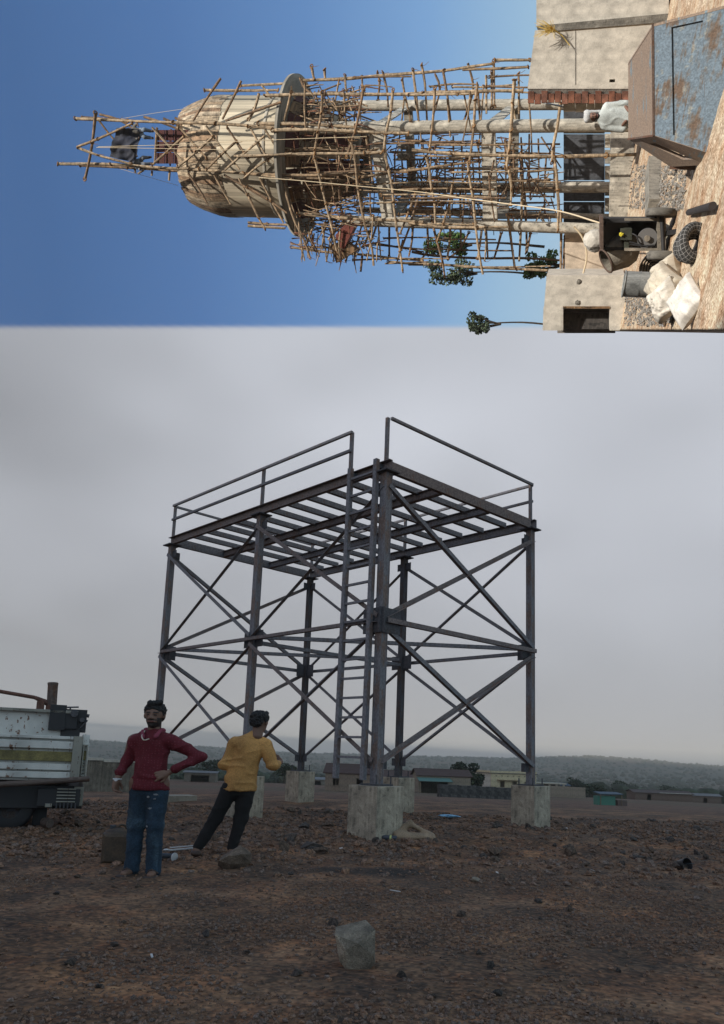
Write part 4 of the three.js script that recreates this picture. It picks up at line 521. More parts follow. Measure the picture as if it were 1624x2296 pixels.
// ---------- man in the red shirt ----------
{
  const p = globalThis.at0(318, 1962), t = thing('person', 'man in dark red patterned shirt and ripped jeans standing with hand on hip', 'person', V(p.x, p.y, p.z), -0.12);
  t.scale.set(1.36, 1.09, 1.15);
  const sk = [0.17, 0.095, 0.065];
  const wr = [0.17, 1.0, 0.06], wl = [-0.255, 0.92, 0.05];
  const arms = [S([0.17, 1.33, 0], [0.40, 1.17, -0.05], 0.045, 0.038), S([0.40, 1.17, -0.05], wr, 0.037, 0.026), S([-0.17, 1.32, 0], [-0.215, 1.10, -0.02], 0.045, 0.038), S([-0.215, 1.10, -0.02], wl, 0.037, 0.026)];
  const core = [S([0, 1.28, 0], [0, 1.0, 0], 0.12, 0.11, { fz: 0.75 }), S([-0.13, 1.33, 0], [0.13, 1.33, 0], 0.055, 0.055), S([0, 1.33, -0.01], [0, 1.46, 0], 0.056, 0.05), E([0, 0.92, 0], [0.15, 0.11, 0.11]), S([0.085, 0.88, 0], [0.085, 0.48, 0.02], 0.08, 0.055), S([0.085, 0.48, 0.02], [0.095, 0.08, -0.01], 0.055, 0.035), S([-0.085, 0.88, 0], [-0.075, 0.48, 0.02], 0.08, 0.055), S([-0.075, 0.48, 0.02], [-0.085, 0.08, -0.01], 0.055, 0.035), S([0.095, 0.035, -0.03], [0.115, 0.025, 0.14], 0.035, 0.028), S([-0.085, 0.035, -0.03], [-0.1, 0.025, 0.14], 0.035, 0.028)];
  const bodyG = paint(mesh([...core, ...arms], 0.014, 0.035), () => sk), hands = [paint(mesh(handPrims(wr, [-0.75, -0.35, 0.4], [-0.3, -0.2, -1], 0.5, 1), 0.0055, 0.008), () => sk), paint(mesh(handPrims(wl, [-0.05, -1, 0.1], [1, 0, 0.2], 0.75, -1), 0.0055, 0.008), () => sk)];
  obj('body', [bodyG, ...hands, headGeo(sk, true, 0.05, 0.04, [0, 1.565, 0.015], 1.04)], skinM, t);
  obj('hair', hairGeo(0.05, 0.0, [0, 1.575, 0.015], 1.05), hairM, t);
  const shirt = wrinkle(mesh([S([0, 1.27, 0], [0.0, 1.05, 0], 0.142, 0.13, { fz: 0.74 }), S([0, 1.05, 0], [0.01, 0.87, 0], 0.132, 0.158, { fz: 0.84 }), S([0, 1.4, -0.01], [0.13, 1.325, 0], 0.05, 0.06), S([0, 1.4, -0.01], [-0.13, 1.315, 0], 0.05, 0.06), S([0.14, 1.32, 0], [0.40, 1.17, -0.05], 0.064, 0.05), S([0.40, 1.17, -0.05], [0.23, 1.045, 0.05], 0.05, 0.042), S([-0.14, 1.31, 0], [-0.215, 1.10, -0.02], 0.064, 0.052), S([-0.215, 1.10, -0.02], [-0.245, 0.975, 0.035], 0.05, 0.042), cutBelow(0.835), S([-0.06, 1.36, 0.12], [0.0, 1.28, 0.17], 0.04, 0.03, { cut: 1, k: 0.02 })], 0.011, 0.035), 0.015, 13, 3, 1.1);
  { const uv = shirt.attributes.uv; for (let i = 0; i < uv.count; i++) uv.setXY(i, uv.getX(i) * 1.6, uv.getY(i) * 1.6); }
  const sh = obj('shirt', shirt, M('red_shirt', { c: [0.42, 0.42, 0.46], map: T.shirt, rough: 0.85 }), t);
  obj('collar', [mesh([S([-0.075, 1.41, 0.06], [-0.045, 1.345, 0.125], 0.015, 0.02, { fz: 0.5 }), S([0.075, 1.42, 0.05], [0.06, 1.355, 0.115], 0.016, 0.022, { fz: 0.5 }), S([-0.07, 1.42, -0.02], [0.07, 1.42, -0.02], 0.026, 0.026)], 0.008, 0.02)], M('red_collar', { c: [0.2, 0.035, 0.06], rough: 0.9 }), sh);
  obj('necklace', stick([V(-0.055, 1.41, 0.06), V(-0.05, 1.35, 0.13), V(-0.02, 1.315, 0.155), V(0.02, 1.33, 0.15)], 0.006, 0.006, 3, 6, 4, 0.02), M('chain', { c: [0.55, 0.5, 0.4], rough: 0.4, metal: 0.5 }), t);
  const jn = [S([0, 0.88, 0], [0, 0.83, 0], 0.122, 0.122, { fz: 0.8 }), S([0.075, 0.84, 0], [0.085, 0.48, 0.02], 0.088, 0.068), S([0.085, 0.48, 0.02], [0.095, 0.05, 0], 0.068, 0.062), S([-0.075, 0.84, 0], [-0.075, 0.48, 0.02], 0.088, 0.068), S([-0.075, 0.48, 0.02], [-0.085, 0.06, 0], 0.068, 0.06)];
  const jeans = wrinkle(mesh(jn, 0.012, 0.03), 0.009, 13, 9, 1.8); obj('jeans', jeans, M('jeans', { c: [0.29, 0.325, 0.345], map: T.denim, rough: 0.95 }), t);
  const tear = M('frayed', { c: [0.36, 0.38, 0.4], map: T.cloth, rough: 1 }); for (const [x, y, w, z] of [[0.03, 0.76, 0.011, 0.088], [0.09, 0.785, 0.02, 0.088], [0.085, 0.745, 0.014, 0.088], [0.06, 0.65, 0.022, 0.082], [-0.115, 0.46, 0.014, 0.072], [0.04, 0.475, 0.01, 0.078]]) obj('frayed_tear', ball(1, 3, w, 0.009, 0.008, x * 40, 0.9, 4).translate(x, y, z), tear, t);
  for (const s of [-1, 1]) { const sd = obj('sandal', mesh([S([s * 0.09, 0.012, -0.06], [s * 0.11, 0.012, 0.15], 0.045, 0.05, { k: 0.01 })].map((q) => ({ ...q })), 0.01, 0.01).scale(1, 0.32, 1), M('sandal', { c: [0.05, 0.035, 0.03], rough: 0.8 }), t); obj('strap', stick([V(s * 0.06, 0.03, 0.04), V(s * 0.1, 0.066, 0.07), V(s * 0.145, 0.03, 0.04)], 0.01, 0.01, 2, 6, 3, 0), M('sandal', {}), sd); }
  // phone or keys glinting in the hanging hand
  const w = thing('wrist_watch', 'silver watch on the hanging wrist of the man in red', 'watch', V(0, 0, 0)); t.updateMatrixWorld(true); w.position.copy(t.localToWorld(V(...wl))); w.scale.set(1.3, 1.1, 1.1); const tw = new THREE.TorusGeometry(0.032, 0.007, 8, 20); tw.rotateX(Math.PI / 2); obj('band', clean(tw), M('bright', {}), w); obj('case', cyl(V(0, -0.004, 0.03), V(0, -0.004, 0.044), 0.016, 0.016, 14), M('bright', {}), w);
}
// ---------- man in the yellow shirt, seen from behind ----------
{
  const p = globalThis.at0(525, 1921), t = thing('person', 'man in mustard yellow shirt and black trousers standing with his back turned', 'person', V(p.x, p.y, p.z), 0.0);
  t.scale.set(1.34, 1.07, 1.15);
  const sk = [0.16, 0.09, 0.062], wr = [0.37, 1.12, -0.22], wl = [-0.12, 1.1, -0.24];
  const core = [S([0.07, 1.26, 0], [0.02, 0.95, 0], 0.12, 0.11, { fz: 0.75 }), S([-0.05, 1.33, 0], [0.22, 1.33, 0], 0.055, 0.055), S([0.11, 1.33, 0], [0.15, 1.47, -0.02], 0.056, 0.05), E([0.01, 0.85, 0], [0.14, 0.11, 0.11]), S([0.08, 0.82, 0], [0.04, 0.44, -0.02], 0.08, 0.055), S([0.04, 0.44, -0.02], [-0.02, 0.08, 0.03], 0.055, 0.036), S([-0.07, 0.82, 0], [-0.2, 0.43, -0.02], 0.08, 0.055), S([-0.2, 0.43, -0.02], [-0.35, 0.08, 0.03], 0.055, 0.036), S([-0.02, 0.035, 0.05], [-0.01, 0.025, -0.12], 0.035, 0.03), S([-0.35, 0.035, 0.05], [-0.39, 0.025, -0.11], 0.035, 0.03), S([0.25, 1.32, 0], [0.33, 1.07, 0.01], 0.045, 0.038), S([0.33, 1.07, 0.01], wr, 0.037, 0.026), S([-0.08, 1.32, 0], [-0.16, 1.06, 0.0], 0.045, 0.038), S([-0.16, 1.06, 0.0], wl, 0.037, 0.026)];
  const hands = [paint(mesh(handPrims(wr, [-0.3, 0.25, -0.9], [-1, 0, 0.1], 0.8, 1), 0.006, 0.008), () => sk), paint(mesh(handPrims(wl, [0.6, 0.2, -0.7], [0.7, 0, 0.6], 0.8, -1), 0.006, 0.008), () => sk)];
  obj('body', [paint(mesh(core, 0.014, 0.035), () => sk), ...hands, headGeo(sk, false, Math.PI - 0.35, 0.1, [0.165, 1.58, -0.03], 1.03)], skinM, t);
  obj('hair', hairGeo(Math.PI - 0.35, 0.12, [0.165, 1.59, -0.03], 1.07), hairM, t);
  const shirt = wrinkle(mesh([S([0.075, 1.27, 0], [0.03, 1.02, 0], 0.145, 0.135, { fz: 0.74 }), S([0.03, 1.02, 0], [0.01, 0.80, 0], 0.135, 0.16, { fz: 0.8 }), S([0.11, 1.4, -0.01], [-0.045, 1.325, 0], 0.05, 0.064), S([0.11, 1.4, -0.01], [0.215, 1.325, 0], 0.05, 0.064), S([0.225, 1.32, 0], [0.32, 1.07, 0.01], 0.066, 0.054), S([0.32, 1.07, 0.01], [0.35, 1.1, -0.13], 0.053, 0.044), S([-0.06, 1.32, 0], [-0.15, 1.06, 0.0], 0.066, 0.054), S([-0.15, 1.06, 0.0], [-0.14, 1.08, -0.15], 0.053, 0.044), S([0.1, 1.39, -0.005], [0.13, 1.42, -0.01], 0.062, 0.058), cutBelow(0.775)], 0.011, 0.035), 0.014, 12, 21, 1.5);
  obj('shirt', shirt, M('yellow_shirt', { c: [0.72, 0.38, 0.12], map: T.cloth, rough: 0.9 }), t);
  obj('trousers', wrinkle(mesh([S([0.0, 0.86, 0], [0.0, 0.8, 0], 0.135, 0.135, { fz: 0.8 }), S([0.075, 0.8, 0], [0.04, 0.44, -0.02], 0.092, 0.068), S([0.04, 0.44, -0.02], [-0.02, 0.1, 0.02], 0.068, 0.052), S([-0.07, 0.8, 0], [-0.2, 0.43, -0.02], 0.092, 0.068), S([-0.2, 0.43, -0.02], [-0.34, 0.1, 0.02], 0.068, 0.052)], 0.012, 0.03), 0.008, 11, 5, 2), M('black_trousers', { c: [0.018, 0.017, 0.018], map: T.cloth, rough: 0.95 }), t);
  for (const [x, x2] of [[-0.02, -0.01], [-0.35, -0.39]]) obj('shoe', mesh([S([x, 0.035, 0.06], [x2, 0.03, -0.13], 0.05, 0.045)], 0.01, 0.01).scale(1, 0.75, 1), M('shoe', { c: [0.06, 0.035, 0.025], rough: 0.7 }), t);
}

// =====================================================================================
// THE VILLAGE ON ITS SIDE: water tower in scaffolding, walls, machines
// (everything below is laid out in the village's own upright frame, see the top of the file)
// =====================================================================================
// positions noted from enlarged views: [x0, y0, page units per step]
const VIEW = { 1: [90, 50, 1.7846], 2: [850, 150, 2.7067], 3: [850, 600, 2.7067], 4: [1400, 150, 2.7067], 5: [1400, 600, 2.7067], 6: [1780, 50, 2.4985], 7: [1780, 560, 2.4985], 8: [1950, 700, 3.3833] };
const pg = (v, x, y) => { const [a, b, s] = VIEW[v]; return [(a + x / s) / 1.52771, (b + y / s) / 1.52771]; };
const back = V(0, 0, -1);
const quadA = (x0, y0, x1, y1, off, th) => slab(PA(x0, y0, off), PA(x1, y0, off), PA(x1, y1, off), PA(x0, y1, off), V(0, 0, -th));

const tankM = M('tank_concrete', { c: [0.82, 0.77, 0.68], map: T.tank, rough: 0.95, bumpMap: T.grain, bumpScale: 0.02 }), concA = M('pale_concrete', { c: [0.82, 0.77, 0.68], map: T.concrete, rough: 0.95, bumpMap: T.grain, bumpScale: 0.01 }), greyC = M('grey_shaded_concrete', { c: [0.40, 0.38, 0.34], map: T.concrete, rough: 0.95 }), redSteel = M('red_form', { c: [0.24, 0.05, 0.035], map: T.rust, rough: 0.8 }), ply = M('plywood', { c: [0.36, 0.25, 0.16], map: T.wood, rough: 0.95 });  // grey concrete is the darker one; it colours in the gallery underside's shade
// ---- ground of the village: a shelf of earth
{
  const nx = 90, ny = 110, P0 = [], N = (nx + 1) * (ny + 1); const pos = [], uv = [], idx = [];
  const La = GA(1430, 741), Lb = GA(1690, 741), Ra = GA(1500, -109), Rb = GA(1700, -109), onLine = (p, q, z) => lerp(p.x, q.x, (z - p.z) / (q.z - p.z));
  for (let i = 0; i <= nx; i++) for (let j = 0; j <= ny; j++) { const z = lerp(-5.5, 24, i / nx), x = lerp(onLine(La, Lb, z), onLine(Ra, Rb, z), j / ny), q = V(x, 0, z); const hgt = (fbm(q.x * 0.9, 3, q.z * 0.9, 4) - 0.5) * 0.16 + (fbm(q.x * 6, 5, q.z * 6, 3) - 0.5) * 0.05; pos.push(q.x, hgt, q.z); uv.push(q.x / 2.6, q.z / 2.6); }
  for (let i = 0; i < nx; i++) for (let j = 0; j < ny; j++) { const a = i * (ny + 1) + j, b = a + ny + 1; idx.push(a, a + 1, b, a + 1, b + 1, b); }
  // sides and underside
  const ring = []; for (let j = 0; j <= ny; j++) ring.push(j); for (let i = 1; i <= nx; i++) ring.push(i * (ny + 1) + ny); for (let j = ny - 1; j >= 0; j--) ring.push(nx * (ny + 1) + j); for (let i = nx - 1; i > 0; i--) ring.push(i * (ny + 1));
  const b0 = pos.length / 3; for (const k of ring) { pos.push(pos[k * 3], -0.7, pos[k * 3 + 2]); uv.push(uv[k * 2], uv[k * 2 + 1] + 0.3); } const n = ring.length; for (let k = 0; k < n; k++) { const l = (k + 1) % n; idx.push(ring[k], b0 + k, ring[l], ring[l], b0 + k, b0 + l); } const cc = pos.length / 3; const mid = GA(1470, 330); pos.push(mid.x, -0.7, mid.z); uv.push(0, 0); for (let k = 0; k < n; k++) idx.push(cc, b0 + (k + 1) % n, b0 + k);
  const g = new THREE.BufferGeometry(); g.setAttribute('position', new THREE.Float32BufferAttribute(pos, 3)); g.setAttribute('uv', new THREE.Float32BufferAttribute(uv, 2)); g.setIndex(idx); g.computeVertexNormals();
  const m = obj('village_ground', g, M('village_dirt', { c: [0.66, 0.655, 0.64], map: T.dirt, rough: 1, bumpMap: T.soilBump, bumpScale: 0.03, side: THREE.DoubleSide })); m.position.copy(OA); m.quaternion.copy(QA); m.scale.setScalar(SA); struct(m);
  // pebbles
  const R = rng(8), sh = rock(1, 51, 1, 0.6, 0.9, 10), im = new THREE.InstancedMesh(sh, M('pebble', { c: [1, 1, 1], map: T.mottle, rough: 0.95 }), 4200), mm = new THREE.Matrix4(), q4 = new THREE.Quaternion(), c = new THREE.Color();
  for (let i = 0; i < 4200; i++) { let px, py; if (i < 2600) { px = 1405 + 130 * R(); py = 370 + 100 * R(); } else { px = 1400 + 110 * R(); py = 660 + 70 * R(); } const p = GA(px, py), s = 0.012 + 0.045 * R() ** 3; const hgt = (fbm(p.x * 0.9, 3, p.z * 0.9, 4) - 0.5) * 0.16 + (fbm(p.x * 6, 5, p.z * 6, 3) - 0.5) * 0.05; q4.setFromEuler(new THREE.Euler(R() * 6, R() * 6, R() * 6)).premultiply(QA); mm.compose(fromA(V(p.x, hgt + s * 0.3, p.z)), q4, V(s, s, s).multiplyScalar(SA)); im.setMatrixAt(i, mm); const v = 0.38 + 0.3 * R(); c.setRGB(v * 1.08, v, v * 0.88); im.setColorAt(i, c); }
  im.name = 'pebbles'; im.castShadow = im.receiveShadow = true; scene.add(im); tag(im, 'pale pebbles and gravel heaped around the mixer', 'gravel', null, 'stuff');
}
// ---- the concrete water tower
const TW = thingA('water_tower', 'unfinished round concrete water tower wrapped in wooden pole scaffolding', 'tower', V(0, 0, 0));
const axisAt = (px, py, off) => PA(px, py, off);
{
  const lat = (pts, c, n = 48) => lathe(pts, n).translate(c.x, 0, c.z);
  const cT = PA(520, 355, -0.3), top = PA(436, 355, -0.3).y, sh = PA(478, 355, -0.3).y, gal = PA(668, 352, -0.3).y, r = 2.06;      // tank centre line, rim and gallery level
  partA(TW, 'tank_wall', lat([[r * 0.76, top - 0.04], [r * 0.89, sh - 0.05], [r - 0.14, sh - 0.5], [r - 0.14, gal + 0.1], [r, gal + 0.02], [r, sh - 0.5], [r * 0.985, sh - 0.25], [r * 0.955, sh], [r * 0.9, lerp(sh, top, 0.5)], [r * 0.82, top], [r * 0.76, top - 0.04]], cT, 72), tankM);
  const st = new THREE.Group(); st.name = 'shutter_ring'; TW.add(st); const lowS = PA(532, 355, -0.3).y, RS = rng(12), stM = [[0.78, 0.71, 0.61], [0.68, 0.57, 0.46], [0.84, 0.79, 0.71], [0.60, 0.46, 0.36], [0.76, 0.70, 0.62]].map((c, k) => M('stave' + k, { c, map: T.wood, rough: 0.95 }));
  for (let i = 0; i < 72; i++) { const e = 0.012 + 0.02 * RS(), y0 = lowS - 0.12 * RS(), f = (q) => q + e, g = new THREE.LatheGeometry([[f(r), y0], [f(r), sh - 0.5], [f(r * 0.985), sh - 0.25], [f(r * 0.955), sh], [f(r * 0.9), lerp(sh, top, 0.5)], [f(r * 0.82), top + 0.06 * RS()]].map(([a, b]) => new THREE.Vector2(a, b)), 1, i / 72 * 6.28319, 6.28319 / 72 * 0.93); const uv = g.attributes.uv; for (let n = 0; n < uv.count; n++) uv.setXY(n, uv.getX(n) * 0.4 + i * 0.37, uv.getY(n) * 0.6 + i * 0.21); partA(TW, 'stave', clean(g).translate(cT.x, 0, cT.z), stM[(RS() * 5) | 0], st); }
  partA(TW, 'tank_band', lat([[r + 0.002, gal + 0.62], [r + 0.03, gal + 0.63], [r + 0.03, gal + 0.72], [r + 0.002, gal + 0.73]], cT, 60), concA);
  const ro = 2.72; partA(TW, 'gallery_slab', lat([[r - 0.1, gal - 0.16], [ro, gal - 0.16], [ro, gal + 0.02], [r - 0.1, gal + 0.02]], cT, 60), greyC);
  // ring of red steel form plates under the gallery, each a plate of its own
  const ring = new THREE.Group(); ring.name = 'form_ring'; TW.add(ring);
  for (let i = 0; i < 20; i++) { const a = i / 20 * Math.PI * 2, w = 2 * (r - 0.1) * Math.tan(Math.PI / 20) * 0.94, g = bx(w, 0.5, 0.03, 0, 0, 0); g.rotateX(0.32).translate(0, gal - 0.42, r - 0.1).rotateY(a).translate(cT.x, 0, cT.z); partA(TW, 'form_plate', g, i % 3 ? redSteel : ply, ring); }
  const cb = PA(800, 372, -0.4), yb = PA(815, 372, -0.4).y, rb = 1.15;
  const fun = new THREE.Group(); fun.name = 'form_funnel'; TW.add(fun);
  for (let i = 0; i < 18; i++) { const a = i / 18 * 6.283, b = (i + 0.92) / 18 * 6.283, y0 = gal - 0.7, r0 = r - 0.28, P = (t, rr, y) => V(cT.x + Math.sin(t) * rr, y, cT.z + Math.cos(t) * rr), K = i % 4 === 1 ? redSteel : i % 3 ? ply : M('stained_form', { c: [0.42, 0.36, 0.28], map: T.plaster }); partA(TW, 'funnel_board', slab(P(a, r0, y0), P(b, r0, y0), P(b, rb, yb + 0.2), P(a, rb, yb + 0.2), P((a + b) / 2, -0.03, 0).sub(P(0, 0, 0)).setY(0)), K, fun); }
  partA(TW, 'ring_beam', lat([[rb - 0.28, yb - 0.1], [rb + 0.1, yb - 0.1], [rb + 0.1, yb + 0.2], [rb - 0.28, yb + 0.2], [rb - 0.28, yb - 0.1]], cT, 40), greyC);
  partA(TW, 'red_form_box', [slab(PA(752, 528, 1.5), PA(776, 500, 1.5), PA(796, 506, 1.5), PA(768, 566, 1.5), V(0, 0, -0.5))], M('red_paint', { c: [0.5, 0.1, 0.05], map: T.rust, rough: 0.7 })); partA(TW, 'form_wedge', [slab(PA(742, 548, 1.45), PA(754, 590, 1.45), PA(802, 560, 1.45), PA(770, 540, 1.45), V(0, 0, -0.5))], ply);
  // columns: two in front, two behind
  const column = (x0, y0, x1, y1, off, rr) => partA(TW, 'column', cyl(PA(x0, y0, off), PA(x1, y1, off), rr, rr * 0.98, 24), concA);
  column(1452, 280, 620, 288, 1.25, 0.2); column(1432, 517, 770, 494, 1.0, 0.185); column(1395, 233, 690, 238, -2.2, 0.185); column(1385, 420, 800, 422, -2.6, 0.19); column(1385, 487, 800, 470, -2.9, 0.11);
  // tie beams
  const beam = (xa, ya, xb, yb2, ha, hb, oa, ob, d, m = concA) => partA(TW, 'tie_beam', slab(PA(xa, ya, oa), PA(xa + ha, ya, oa), PA(xb + hb, yb2, ob), PA(xb, yb2, ob), V(0, 0, -d)), m);
  beam(827, 297, 856, 489, 32, 24, 1.3, 1.08, 0.3); beam(1079, 297, 1083, 497, 31, 32, 1.3, 1.08, 0.3);
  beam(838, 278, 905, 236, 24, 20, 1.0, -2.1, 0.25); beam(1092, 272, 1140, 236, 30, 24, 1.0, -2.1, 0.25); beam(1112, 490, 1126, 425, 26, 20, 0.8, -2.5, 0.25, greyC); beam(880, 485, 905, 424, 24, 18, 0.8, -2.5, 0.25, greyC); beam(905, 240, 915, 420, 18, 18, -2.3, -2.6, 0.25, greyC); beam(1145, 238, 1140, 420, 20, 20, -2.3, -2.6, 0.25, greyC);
  // plank deck between the columns
  const deck = new THREE.Group(); deck.name = 'work_deck'; TW.add(deck); for (let i = 0; i < 7; i++) { const y = 442 + i * 7; partA(TW, 'plank', slab(PA(918 + i * 1.5, y, 0.4), PA(1006 - i * 4, y + 2, -1.2), PA(1004 - i * 4, y + 7, -1.2), PA(920 + i * 1.5, y + 6, 0.4), V(0, 0, -0.06)), ply, deck); }
}
// ---- the scaffolding: poles lashed together
const SC = thingA('pole_scaffolding', 'crooked wooden pole scaffolding lashed with rope around the water tower', 'scaffolding', V(0, 0, 0));
const poleM = [0, 1, 2].map((k) => M('pole' + k, { c: [[0.72, 0.62, 0.50], [0.58, 0.47, 0.36], [0.42, 0.31, 0.23]][k], map: T.wood, rough: 0.9 })), ropeM = M('rope', { c: [0.44, 0.26, 0.12], map: T.wood, rough: 1 });  // three wood tones; the darkest also carries the shade on rear poles
let poleN = 0; const knots = [];
function pole(list, off, px = 4.6, k, off1 = off) {   // list of [view, x, y]; px: thickness in page units
  const pts = list.map(([v, x, y], i) => { const [a, b] = pg(v, x, y); return PA(a, b, lerp(off, off1, i / (list.length - 1))); });
  const d = eyeA.z - off, r = px / 2 / FOC * d * 0.92; poleN++;
  partA(SC, 'pole', stick(pts, r * 1.06, r * 0.9, poleN, 7, 3, 0.1), poleM[k ?? (poleN % 3 === 2 ? 1 : poleN % 5 === 0 ? 2 : 0)]);
  for (const p of pts) if (knots.length < 400) knots.push([p, r]);
}
const F = 2.1, FF = 2.35, MID = 0.2, BK = -2.7;
// uprights
pole([[2, 500, 340], [2, 900, 325], [2, 1290, 290], [4, 330, 250], [4, 560, 215], [4, 780, 185]], MID, 5.6, 0); pole([[4, 500, 238], [4, 830, 230], [4, 1110, 215]], MID - 0.3, 5); pole([[4, 800, 152], [4, 1125, 150]], MID - 0.1, 5.4, 0);
pole([[2, 160, 480], [2, 720, 465], [2, 1080, 470], [2, 1624, 465], [4, 230, 460], [4, 620, 440], [4, 1060, 435]], 1.7, 6.2, 0); pole([[4, 0, 475], [4, 450, 468], [4, 640, 462]], 1.75, 4.6, 0);
pole([[1, 1090, 462], [1, 1290, 465], [1, 1540, 462]], 0.9, 5.4, 0); pole([[1, 1310, 435], [1, 1580, 422]], 0.2, 4.8); pole([[1, 1460, 495], [2, 300, 475]], 1.0, 5, 0);
pole([[1, 900, 660], [1, 1160, 665], [1, 1430, 685], [1, 1624, 700]], F, 6.4, 0); pole([[2, 100, 740], [2, 560, 745], [2, 1000, 775]], F, 6.6, 0); pole([[2, 230, 800], [2, 700, 800], [2, 1000, 815], [4, 0, 832]], FF, 6.4, 0); pole([[2, 0, 765], [2, 250, 790]], F, 5.6);
pole([[1, 303, 636], [1, 620, 650], [1, 900, 660]], F, 6.2, 0); pole([[1, 340, 628], [1, 700, 652], [1, 980, 668]], F - 0.9, 5, 2); pole([[1, 195, 913], [1, 520, 915], [1, 790, 935], [1, 1060, 945]], F, 6.4, 0); pole([[1, 1000, 945], [1, 1330, 970], [1, 1624, 1005]], F, 6.2, 0); pole([[1, 330, 922], [1, 620, 936], [1, 1000, 962]], F - 0.9, 5.4, 2);
pole([[2, 0, 1045], [2, 350, 1030], [2, 620, 1020], [2, 1080, 1015], [2, 1240, 1005]], FF, 6.4, 0); pole([[4, 30, 985], [4, 400, 1020], [4, 860, 1035], [4, 1350, 1045], [4, 1624, 1040]], FF, 6.6, 0); pole([[6, 380, 1215], [6, 740, 1205], [6, 1040, 1195]], FF, 7, 0);
pole([[2, 0, 1205], [2, 560, 1220], [2, 1000, 1205]], F, 6.4, 1); pole([[2, 1040, 1240], [2, 1320, 1195], [2, 1624, 1160], [4, 400, 1120], [4, 660, 1090]], F, 5.4, 1); pole([[2, 300, 1250], [2, 700, 1250], [2, 1030, 1275]], F - 0.3, 4.6);
pole([[3, 0, 440], [3, 180, 455], [3, 400, 460]], 1.0, 5.6, 1); pole([[3, 0, 470], [3, 340, 492]], 1.2, 5.6, 0); pole([[3, 470, 355], [3, 740, 385], [3, 1000, 405], [3, 1380, 420], [3, 1624, 435]], 1.8, 6.4, 0); pole([[5, 0, 440], [5, 250, 480], [5, 640, 485], [5, 930, 480]], 1.8, 5.6, 0); pole([[5, 0, 462], [5, 320, 455], [5, 600, 460]], 1.7, 4.8);
pole([[3, 405, 668], [3, 700, 710], [3, 1100, 740], [3, 1400, 775], [3, 1624, 790]], MID, 5.4, 0); pole([[5, 0, 825], [5, 300, 830], [5, 660, 855], [5, 1000, 870], [5, 1400, 890]], MID, 5.6, 0); pole([[3, 480, 665], [3, 780, 672]], MID - 0.4, 5, 2); pole([[3, 1300, 802], [3, 1624, 830]], MID + 0.2, 5.4, 0); pole([[5, 30, 710], [5, 180, 740], [5, 660, 770], [5, 1100, 770], [5, 1400, 790]], -0.8, 5, 2); pole([[3, 1160, 630], [3, 1624, 710], [5, 30, 712]], -0.8, 4.4, 2);
